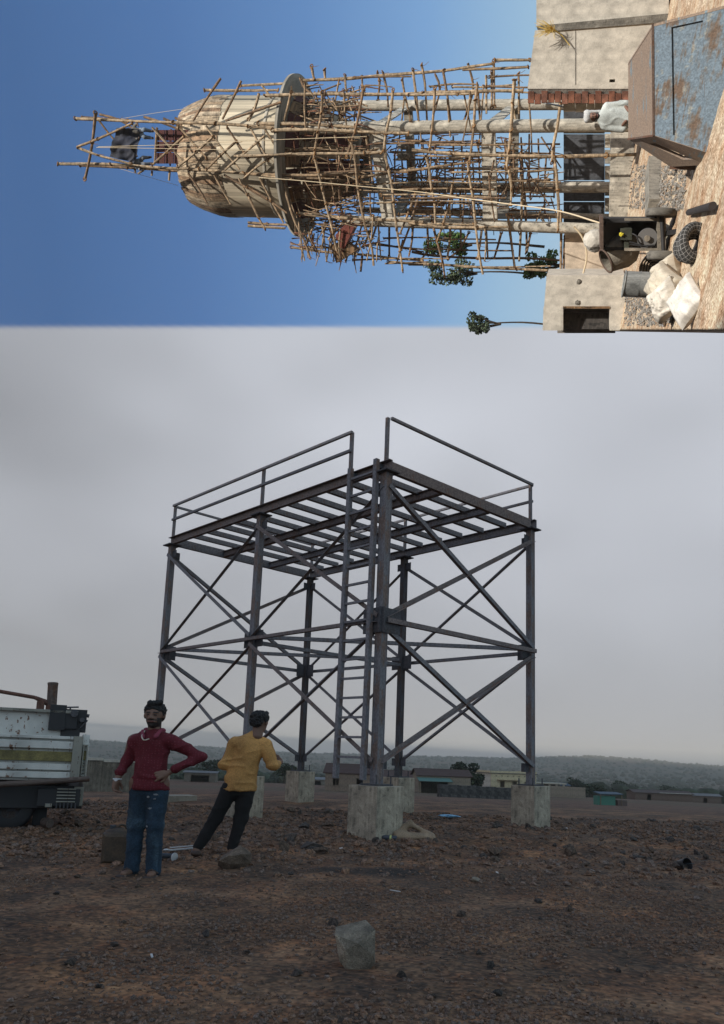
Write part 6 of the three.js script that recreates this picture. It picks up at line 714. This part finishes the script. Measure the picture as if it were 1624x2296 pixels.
{ // small house with a dark doorway
  const o = 8.2, t = thingA('cream_house', 'small cream house with a dark doorway beside the gravel heap', 'house', PA(1405, 680, o)), y1 = 741, d0 = 690;
  partA(t, 'wall', [slab(PA(1226, 617, o), PA(1402, 617, o), PA(1402, d0, o), PA(1220, d0, o), V(0, 0, -1.8)), slab(PA(1219, d0, o), PA(1259, d0, o), PA(1259, y1, o), PA(1217, y1, o), V(0, 0, -1.8)), slab(PA(1367, d0, o), PA(1402, d0, o), PA(1402, y1, o), PA(1367, y1, o), V(0, 0, -1.8))], plB);
  const dr = partA(t, 'back_wall', slab(PA(1250, d0 - 8, o - 1.7), PA(1380, d0 - 8, o - 1.7), PA(1380, y1 + 6, o - 1.7), PA(1250, y1 + 6, o - 1.7), V(0, 0, -0.2)), M('room_wall', { c: [0.3, 0.28, 0.27], map: T.plaster, rough: 0.9 })); partA(t, 'dark_doorway_panel', slab(PA(1264, 702, o - 0.5), PA(1365, 702, o - 0.5), PA(1365, 738, o - 0.35), PA(1264, 738, o - 0.35), V(0, 0, -0.05)), M('doorway_dark', { c: [0.09, 0.09, 0.1], map: T.wood, rough: 0.8 })); partA(t, 'lintel', slab(PA(1257, d0 - 2, o + 0.05), PA(1263, d0 - 2, o + 0.05), PA(1263, y1, o + 0.05), PA(1257, y1, o + 0.05), V(0, 0, -0.5)), plA, dr); partA(t, 'door_jamb', slab(PA(1262, d0 - 3, o + 0.03), PA(1367, d0 - 3, o + 0.03), PA(1367, d0 + 2, o + 0.03), PA(1262, d0 + 2, o + 0.03), V(0, 0, -0.5)), ply, dr);  // dark panel in the opening; its colour stands for the unlit room
  for (const [x, y] of [[510, 1012], [500, 1190]]) { const [a, b] = pg(7, x, y); partA(t, 'wall_stain', ball(1, 2, 0.07, 0.07, 0.03, x, 0.5, 3).translate(...PA(a, b, o + 0.004).toArray()), cement); }  // flat cement-coloured lumps standing for stains on the plaster
}
// ---- trees beyond
function treeA(label, x0, x1, y0, y1, off, seed, c) { const root = PA(x1 + 160, (y0 + y1) / 2, off), top = PA(x0, (y0 + y1) / 2, off), h = top.y - Math.max(root.y, -0.4), base = V((root.x + top.x) / 2, Math.max(root.y, -0.4), off), t = thingA('far_tree', label, 'tree', base); const R = rng(seed), a = PA((x0 + x1) / 2, (y0 + y1) / 2, off), w = Math.abs(PA(x0, y0, off).x - PA(x0, y1, off).x) / 2, hh = Math.abs(PA(x0, y0, off).y - PA(x1, y0, off).y) / 2; obj('trunk', [stick([V(0, 0, 0), V(0.1, (a.y - base.y) * 0.5, 0), V(a.x - base.x, a.y - base.y, 0)], 0.06, 0.03, seed, 7, 4), ...[0, 1, 2, 3].map((i) => stick([V((a.x - base.x) * 0.7, (a.y - base.y) * 0.75, 0), V(a.x - base.x + (i - 1.5) * w * 0.5, a.y - base.y + hh * 0.3, (i % 2 - 0.5) * w)], 0.05, 0.02, seed + i, 6, 3))], M('bark', {}), t); obj('crown', leafCrown(R, 1500, w * 1.15, hh * 1.1, w * 1.15, 0.075, 0, 22, 0.16, 0.2).translate(a.x - base.x, a.y - base.y, 0), leafMat('leafA' + seed, c), t); }
treeA('green leafy tree seen through the scaffold poles by the tank leg', 950, 1062, 522, 575, -9, 5, [0.17, 0.30, 0.06]); treeA('grey green thin tree behind the outer scaffold pole', 955, 1078, 585, 640, -12, 6, [0.18, 0.24, 0.12]); treeA('bright green bushy tree above the cream wall', 1176, 1258, 566, 626, -7, 7, [0.19, 0.34, 0.07]); treeA('small distant tree top alone against the blue sky', 1046, 1108, 704, 748, -14, 8, [0.16, 0.22, 0.12]);
// ---- the rusty blue hopper
{
  const t = thingA('metal_hopper', 'big rusty blue sheet metal hopper with recessed end panel', 'hopper', PA(1600, 240, 19));
  const tb0 = PA(1409, 140, 17.9), tb1 = PA(1409, 312, 17.9), tf0 = PA(1464, 54, 19.2), tf1 = PA(1466, 304, 19.2), lf0 = PA(1650, 6, 19.8), lf1 = PA(1660, 366, 19.8), lb1 = PA(1503, 374, 18.3), lb2 = PA(1640, 380, 18.6), tb00 = PA(1464, -120, 18.9);
  const blue = M('hopper_blue', { c: [0.74, 0.76, 0.78], map: T.bluePaint, rough: 0.7, metal: 0.1, bumpMap: T.grain, bumpScale: 0.006 }), lid = M('hopper_top', { c: [0.76, 0.74, 0.72], map: T.topRust, rough: 0.85 });
  const inw = V(0, -0.02, -0.05);
  partA(t, 'top_sheet', slab(tb0, tb1, tf1, tf0, V(0, -0.03, 0)), lid); 
  // front: a frame round a recessed panel
  const fr = (u, v) => tf0.clone().lerp(tf1, u).lerp(lf0.clone().lerp(lf1, u), v), rim = (u0, v0, u1, v1) => slab(fr(u0, v0), fr(u1, v0), fr(u1, v1), fr(u0, v1), V(0, 0, -0.06));
  partA(t, 'front_rim', [rim(0.004, 0.003, 0.995, 0.235), rim(0.004, 0.235, 0.06, 0.62), rim(0.94, 0.235, 0.995, 0.62), rim(0.004, 0.62, 0.995, 1)], blue);
  partA(t, 'front_panel', slab(fr(0.05, 0.22).add(V(0, 0, -0.035)), fr(0.96, 0.22).add(V(0, 0, -0.035)), fr(0.96, 0.64).add(V(0, 0, -0.035)), fr(0.05, 0.64).add(V(0, 0, -0.035)), V(0, 0, -0.02)), blue);
  // side with a slot
  const sd = (u, v) => tf1.clone().lerp(tb1, u).lerp(lf1.clone().lerp(lb1, u), v), T2 = V(0.05, 0, -0.01), sp = (u0, v0, u1, v1) => slab(sd(u0, v0), sd(u1, v0), sd(u1, v1), sd(u0, v1), T2);
  partA(t, 'side_sheet', [sp(0.0, 0.0, 0.45, 1), sp(0.45, 0, 0.62, 0.22), sp(0.45, 0.8, 0.62, 1), sp(0.62, 0, 1, 1)], lid); partA(t, 'slot_lining', slab(sd(0.44, 0.2).add(V(0.12, 0, -0.02)), sd(0.63, 0.2).add(V(0.12, 0, -0.02)), sd(0.63, 0.82).add(V(0.12, 0, -0.02)), sd(0.44, 0.82).add(V(0.12, 0, -0.02)), T2), M('rust_bar', { c: [0.34, 0.22, 0.15], map: T.rust, rough: 0.9 }));
  partA(t, 'side_sheet', slab(tf0, tb0, PA(1520, 100, 17.9), lf0, V(-0.03, 0, 0)), lid); partA(t, 'rim_bar', [bar(tf0, tf1, 0.03, 0.03), bar(tf1, tb1, 0.025, 0.025), bar(lb1, lb2, 0.06, 0.05)], M('rust_bar', { c: [0.34, 0.22, 0.15], map: T.rust, rough: 0.9 }));
  partA(t, 'leg', [bar(lb1.clone(), V(lb1.x, 0, lb1.z), 0.07, 0.07), bar(lf1.clone(), V(lf1.x, -0.1, lf1.z), 0.07, 0.07)], M('rust_bar', {}));
}
{ const a = PA(1545, 386, 17.5), b = PA(1600, 384, 19.5); soloA('loose_plank', 'grey plank lying under the edge of the hopper', 'plank', GA(1570, 385), bar(a, b, 0.12, 0.05), ply); }
// ---- man with a white turban, standing behind the hopper
{
  const hp = PA(1338, 261, 16.8), s = 0.88, base = V(hp.x, hp.y - 1.58 * s, hp.z), t = thingA('person', 'man in white turban and pale shawl standing behind the blue hopper', 'person', base), sk = [0.17, 0.085, 0.055];
  const sc = (g) => g.scale(0.72, s * 1.05, s * 0.9);
  obj('body', [sc(paint(mesh([S([0, 1.28, 0], [0, 0.9, 0], 0.12, 0.12, { fz: 0.75 }), S([-0.15, 1.33, 0], [0.15, 1.33, 0], 0.055, 0.055), S([0, 1.33, 0], [0, 1.46, 0], 0.055, 0.05), S([0.19, 1.32, 0], [0.24, 1.05, 0], 0.045, 0.04), S([0.24, 1.05, 0], [0.1, 0.95, 0.16], 0.038, 0.03), S([-0.19, 1.32, 0], [-0.24, 1.05, 0], 0.045, 0.04), S([-0.24, 1.05, 0], [-0.1, 0.97, 0.16], 0.038, 0.03), S([0.08, 0.85, 0], [0.09, 0.05, 0], 0.08, 0.04), S([-0.08, 0.85, 0], [-0.09, 0.05, 0], 0.08, 0.04), S([0.09, 0.03, 0], [0.1, 0.02, 0.14], 0.035, 0.03), S([-0.09, 0.03, 0], [-0.1, 0.02, 0.14], 0.035, 0.03)], 0.018, 0.04), () => sk)), sc(headGeo(sk, true, 0.1, 0, [0, 1.55, 0.01], 1.06))], skinM, t);
  obj('turban', sc(wrinkle(mesh([S([-0.075, 1.66, 0.03], [0.08, 1.69, 0.0], 0.055, 0.055), S([-0.07, 1.6, -0.06], [0.07, 1.6, -0.06], 0.06, 0.06), E([0, 1.67, -0.01], [0.105, 0.07, 0.11]), S([0.085, 1.62, 0], [0.1, 1.45, -0.03], 0.035, 0.03), S([-0.085, 1.62, 0.0], [-0.08, 1.5, -0.03], 0.03, 0.03)], 0.01, 0.03), 0.01, 22, 4)), M('white_cloth', { c: [0.78, 0.78, 0.76], map: T.cloth, rough: 1 }), t);
  obj('shawl', sc(wrinkle(mesh([S([0, 1.3, 0.0], [0, 0.85, 0.0], 0.19, 0.22, { fz: 0.72 }), S([-0.15, 1.35, 0], [0.15, 1.35, 0], 0.085, 0.085), S([0.2, 1.33, 0], [0.25, 1.0, 0.02], 0.075, 0.075), S([-0.2, 1.33, 0], [-0.25, 1.0, 0.02], 0.075, 0.075), S([0, 0.85, 0], [0, 0.3, 0], 0.2, 0.18, { fz: 0.75 })], 0.016, 0.04), 0.02, 14, 8, 0.5)), M('white_shawl', { c: [0.68, 0.72, 0.68], map: T.cloth, rough: 1 }), t);
}
// ---- concrete mixer
{
  const o = 16.6, t = thingA('concrete_mixer', 'small concrete mixer on two wheels with a black diesel engine', 'mixer', GA(1500, 525)), gr = M('mixer_grey', { c: [0.36, 0.32, 0.27], map: T.concrete, rough: 0.95 }), bk = M('mixer_black', { c: [0.04, 0.038, 0.04], map: T.mottle, rough: 0.7 }), gn = M('engine_green', { c: [0.12, 0.13, 0.09], map: T.mottle, rough: 0.6 });
  const q = (x, y, oo = o) => { const [a, b] = pg(7, x, y); return PA(a, b, oo); }, Q = (x0, y0, x1, y1, oo, th) => slab(q(x0, y0, oo), q(x1, y0, oo), q(x1, y1, oo), q(x0, y1, oo), V(0, 0, -th));
  partA(t, 'roof_plate', Q(690, 455, 718, 732, o + 0.35, 0.9), M('rust_bar', {})); partA(t, 'cabinet', [Q(718, 470, 1180, 505, o, 0.7), Q(718, 718, 1180, 742, o, 0.7), Q(718, 505, 1180, 718, o - 0.55, 0.1)], bk); partA(t, 'frame_beam', [Q(1180, 455, 1252, 748, o + 0.25, 0.25), Q(900, 725, 1185, 748, o + 0.2, 0.12), Q(900, 468, 1185, 490, o + 0.2, 0.12)], gr);
  const en = partA(t, 'engine', [Q(862, 556, 962, 655, o + 0.15, 0.5), Q(895, 655, 935, 725, o + 0.1, 0.3)], gn); const disc = (x, y, rr, oo, th, m, n) => { const c = q(x, y, oo); partA(t, n, cyl(c, c.clone().add(V(0, 0, th)), rr, rr, 28), m, en); }; disc(815, 610, 0.27, o - 0.35, 0.08, M('flywheel', { c: [0.09, 0.088, 0.09], rough: 0.5, metal: 0.5 }), 'flywheel'); disc(1090, 640, 0.17, o + 0.05, 0.14, M('pulley', { c: [0.16, 0.155, 0.15], rough: 0.6, metal: 0.3 }), 'pulley'); disc(1090, 640, 0.05, o + 0.19, 0.06, gr, 'pulley_hub');
  partA(t, 'yellow_cap', ball(1, 2, 0.03, 0.04, 0.03, 5, 0.6, 4).translate(...q(872, 605, o + 0.18).toArray()), M('yellow_rag', { c: [0.62, 0.52, 0.04], rough: 0.8 }), en); partA(t, 'pipe', [stick([q(965, 600, o + 0.2), q(1000, 620, o + 0.25), q(1020, 670, o + 0.25), q(1060, 700, o + 0.2)], 0.014, 0.014, 2, 6, 4, 0), stick([q(940, 690, o + 0.2), q(1050, 705, o + 0.2), q(1160, 700, o + 0.2)], 0.016, 0.016, 2, 6, 3, 0), stick([q(940, 670, o + 0.15), q(1100, 712, o + 0.22)], 0.012, 0.012, 3, 6, 3, 0)], bk, en);
  for (const [x0, x1, y0, y1, oo] of [[1078, 1352, 384, 460, o + 0.3], [1090, 1380, 748, 832, o + 0.5]]) { const w = new THREE.Group(); w.name = 'wheel'; t.add(w); const A = q(x0, (y0 + y1) / 2, oo), B = q(x1, (y0 + y1) / 2, oo), c = A.clone().lerp(B, 0.5), r = A.distanceTo(B) / 2, hw = q(x0, y0, oo).distanceTo(q(x0, y1, oo)) / 2 * 0.9; const ty = lathe([[r * 0.6, -hw], [r * 0.9, -hw], [r, -hw * 0.6], [r, hw * 0.6], [r * 0.9, hw], [r * 0.6, hw]], 32); ty.rotateZ(Math.PI / 2).rotateY(0.12).translate(c.x, c.y, c.z); partA(t, 'tyre', ty, M('tyre', { c: [0.21, 0.2, 0.185], map: T.concrete, rough: 0.95 }), w); const rm = lathe([[0, -hw * 0.4], [r * 0.6, -hw * 0.8], [r * 0.62, hw * 0.8], [0, hw * 0.4]], 24); rm.rotateZ(Math.PI / 2).rotateY(0.12).translate(c.x, c.y, c.z); partA(t, 'rim', rm, gr, w); }
  // drum, mouth tilted
  const m0 = q(740, 835, o - 0.2), m1 = q(985, 680, o - 0.4), L = m0.distanceTo(m1); const dg = lathe([[0.2, 0], [0.22, 0.0], [0.235, 0.04], [0.32, L * 0.55], [0.3, L * 0.8], [0.14, L * 1.1], [0, L * 1.1], [0.12, L * 1.06], [0.28, L * 0.78], [0.2, 0.0]], 32); const mm = new THREE.Matrix4().makeRotationFromQuaternion(new THREE.Quaternion().setFromUnitVectors(V(0, 1, 0), m1.clone().sub(m0).normalize())); mm.setPosition(m0); partA(t, 'drum', dg.applyMatrix4(mm), M('drum', { c: [0.38, 0.35, 0.30], map: T.concrete, rough: 1, bumpMap: T.pits, bumpScale: 0.02 })); partA(t, 'drum_ring', (() => { const g = new THREE.TorusGeometry(0.225, 0.02, 8, 32); g.rotateX(Math.PI / 2); return clean(g.applyMatrix4(mm)); })(), M('rust_bar', {})); partA(t, 'hopper_chute', ball(1, 3, 0.2, 0.26, 0.2, 7, 0.2, 2).translate(...q(660, 660, o - 0.6).toArray()), plB);
  partA(t, 'drawbar', bar(q(1260, 600, o + 0.2), q(1390, 575, o + 0.8), 0.08, 0.08), bk); partA(t, 'axle', cyl(q(1215, 420, o + 0.25), q(1235, 790, o + 0.4), 0.035, 0.035, 10), bk);
}
{ const k = PA(1557, 548, 20.3), t = thingA('cloth_coil', 'thick coil of grey and white checked cloth on the bare earth', 'cloth', V(k.x, Math.max(0, k.y - 0.3), k.z)); for (let i = 0; i < 5; i++) { const a = new THREE.TorusGeometry(0.165 + 0.012 * (i % 2), 0.062, 10, 36); const uv = a.attributes.uv; for (let n = 0; n < uv.count; n++) uv.setXY(n, uv.getX(n) * 2.2, uv.getY(n) * 0.7); a.rotateY(0.25 * (i - 2)).rotateX(0.18 * (i - 2) + 0.2).scale(1 + 0.05 * i, 1.06, 1).translate(k.x + 0.015 * (i - 2), k.y + 0.02 * (i % 3), k.z + 0.06 * (i - 2)); partA(t, 'cloth_loop', wrinkle(clean(a), 0.014, 18, i), M('check_cloth', { c: [0.62, 0.6, 0.57], map: T.check, rough: 1 })); } }
{ const k = PA(1470, 599, 15.9), t = thingA('belt_roll', 'cement splashed roll of flat belting beside the mixer wheel', 'roll', V(k.x, 0, k.z)); const m = M('belt', { c: [0.36, 0.34, 0.30], map: T.concrete, rough: 1 }); for (let i = 0; i < 5; i++) { const r = 0.05 + i * 0.045; const g = lathe([[r, -0.12], [r + 0.026, -0.12], [r + 0.026, 0.12 - 0.01 * i], [r, 0.12 - 0.01 * i], [r, -0.12]], 34); g.rotateX(Math.PI / 2 - 0.2).rotateY(-0.3).scale(1, 1.15, 1).translate(k.x, k.y, k.z); partA(t, 'belt_turn', wrinkle(g, 0.006, 12, i), m); } }
{ const b = GA(1503, 641), top = PA(1399, 640, b.z), h = top.y, r = 0.2, t = thingA('steel_barrel', 'tall open grey blue steel barrel stained with cement', 'barrel', b); const m = M('barrel', { c: [0.42, 0.44, 0.45], map: T.concrete, rough: 0.6, metal: 0.25 }); partA(t, 'shell', lathe([[0, 0.02], [r, 0.02], [r, h * 0.33], [r + 0.01, h * 0.345], [r, h * 0.36], [r, h * 0.66], [r + 0.01, h * 0.675], [r, h * 0.69], [r, h], [r - 0.012, h], [r - 0.012, 0.04], [0, 0.04]], 36).translate(b.x, 0, b.z), m); partA(t, 'rim', (() => { const g = new THREE.TorusGeometry(r, 0.014, 8, 36); g.rotateX(Math.PI / 2); return clean(g.translate(b.x, h, b.z)); })(), m); partA(t, 'wire', stick([PA(1447, 656, b.z + r + 0.02), PA(1454, 646, b.z + r + 0.03), PA(1462, 642, b.z + r + 0.03), PA(1464, 646, b.z + r + 0.03)], 0.008, 0.008, 2, 6, 4, 0), M('wire_iron', { c: [0.12, 0.1, 0.09], rough: 0.8 })); }
function pillow(sx, sy, sz, seed) {   // a stuffed sack: two sheets joined at a flat seam, creased
  const N = 26, pos = [], idx = []; for (const t of [1, -1]) { const b = pos.length / 3; for (let i = 0; i <= N; i++) for (let j = 0; j <= N; j++) { const u = i / N * 2 - 1, v = j / N * 2 - 1, f = ((1 - u ** 4) * (1 - v ** 4)) ** 0.42, w = fbm(u * 2 + seed, v * 2, seed, 2) * 2, cr = (1 - Math.abs(2 * n3(u * 2.6 + w + seed, v * 3.4 + w, t) - 1)) ** 4; pos.push(u * sx * (1 - 0.1 * (1 - v * v)), t * sy * f * (0.85 + 0.35 * n3(u * 1.5 + seed, v * 1.5, 3)) + t * (cr - 0.2) * 0.035 * f, v * sz * (1 - 0.08 * (1 - u * u)) + 0.02 * n3(u * 3, seed, 2)); } for (let i = 0; i < N; i++) for (let j = 0; j < N; j++) { const a = b + i * (N + 1) + j; t > 0 ? idx.push(a, a + 1, a + N + 1, a + 1, a + N + 2, a + N + 1) : idx.push(a, a + N + 1, a + 1, a + 1, a + N + 1, a + N + 2); } }
  const g = new THREE.BufferGeometry(); g.setAttribute('position', new THREE.Float32BufferAttribute(pos, 3)); g.setIndex(idx); g.computeVertexNormals(); const uv = []; for (let i = 0; i < pos.length; i += 3) uv.push(pos[i] * 1.6 + seed * 0.3, pos[i + 2] * 1.6); g.setAttribute('uv', new THREE.Float32BufferAttribute(uv, 2)); return g;
}
const sackA = (label, x, y, sx, sy, sz, seed, c, rz = 0, rx = 0, ry = 0, lift = 0.8) => { const p = GA(x, y), g = pillow(sx, sy, sz, seed); g.rotateY(ry).rotateX(rx).rotateZ(rz); return soloA('cement_sack', label, 'sack', p, g.translate(p.x, sy * lift, p.z), M('sack' + seed, { c, map: T.plaster, rough: 0.85 })); };
sackA('pale cement sack lying against the belt roll', 1522, 612, 0.2, 0.15, 0.3, 3, [0.72, 0.68, 0.6], 0.3, 0.5, 0.3, 1.3); sackA('dusty cement sack in the middle of the row', 1526, 642, 0.25, 0.17, 0.32, 4, [0.70, 0.66, 0.58], -0.2, 0.6, -0.2, 1.4); sackA('white cement sack with dark print at the end of the row', 1522, 676, 0.26, 0.15, 0.32, 5, [0.82, 0.8, 0.76], 0.35, 0.55, 0.4, 1.3); sackA('bright white sack lying before the cement row', 1562, 676, 0.24, 0.11, 0.3, 6, [0.86, 0.86, 0.86], -0.3, 0.5, -0.3, 1.2);
{ const p = GA(1500, 706); soloA('torn_bag', 'crumpled white torn bag on the gravel heap', 'bag', p, ball(1, 3, 0.16, 0.09, 0.14, 9, 0.5, 3).translate(p.x, 0.06, p.z), M('torn', { c: [0.78, 0.78, 0.78], map: T.cloth, rough: 0.8 })); }
{ const a = GA(1598, 462, 0.06), b = GA(1545, 476, 0.05); soloA('dark_pipe', 'dark rusty pipe lying on the earth before the mixer', 'pipe', b, cyl(a, b, 0.05, 0.045, 16), M('pipe_dark', { c: [0.09, 0.07, 0.06], map: T.rust, rough: 0.8 })); }
{ const a = PA(1427, 462, 4.6), b = PA(1387, 462, 4.6); soloA('iron_rod', 'thin iron rod stuck upright in the gravel by the kerb', 'rod', V(a.x, 0, a.z), cyl(V(a.x, 0, a.z), b, 0.012, 0.012, 6), M('pipe_dark', {})); }
{ const t = thingA('dry_straw', 'tuft of yellow dry straw hanging on the wall top', 'straw', PA(1225, 62, 6.4)), R = rng(3); const g = []; for (let i = 0; i < 46; i++) { const a = PA(1240 + 6 * R(), 66 + 4 * R(), 6.35), e = PA(1195 + 50 * R(), 42 + 46 * R(), 6.45 + 0.2 * R()); g.push(stick([a, a.clone().lerp(e, 0.5).add(V((R() - 0.5) * 0.08, (R() - 0.5) * 0.08, 0.08)), e], 0.009, 0.004, i + 1, 4, 2, 0)); } g.push(stick([PA(1242, 66, 6.35), PA(1260, 80, 6.32), PA(1278, 102, 6.3)], 0.02, 0.01, 4, 5, 3, 0)); partA(t, 'stalks', g, M('straw', { c: [0.62, 0.44, 0.12], rough: 0.9 })); }

renderer.render(scene, camera);
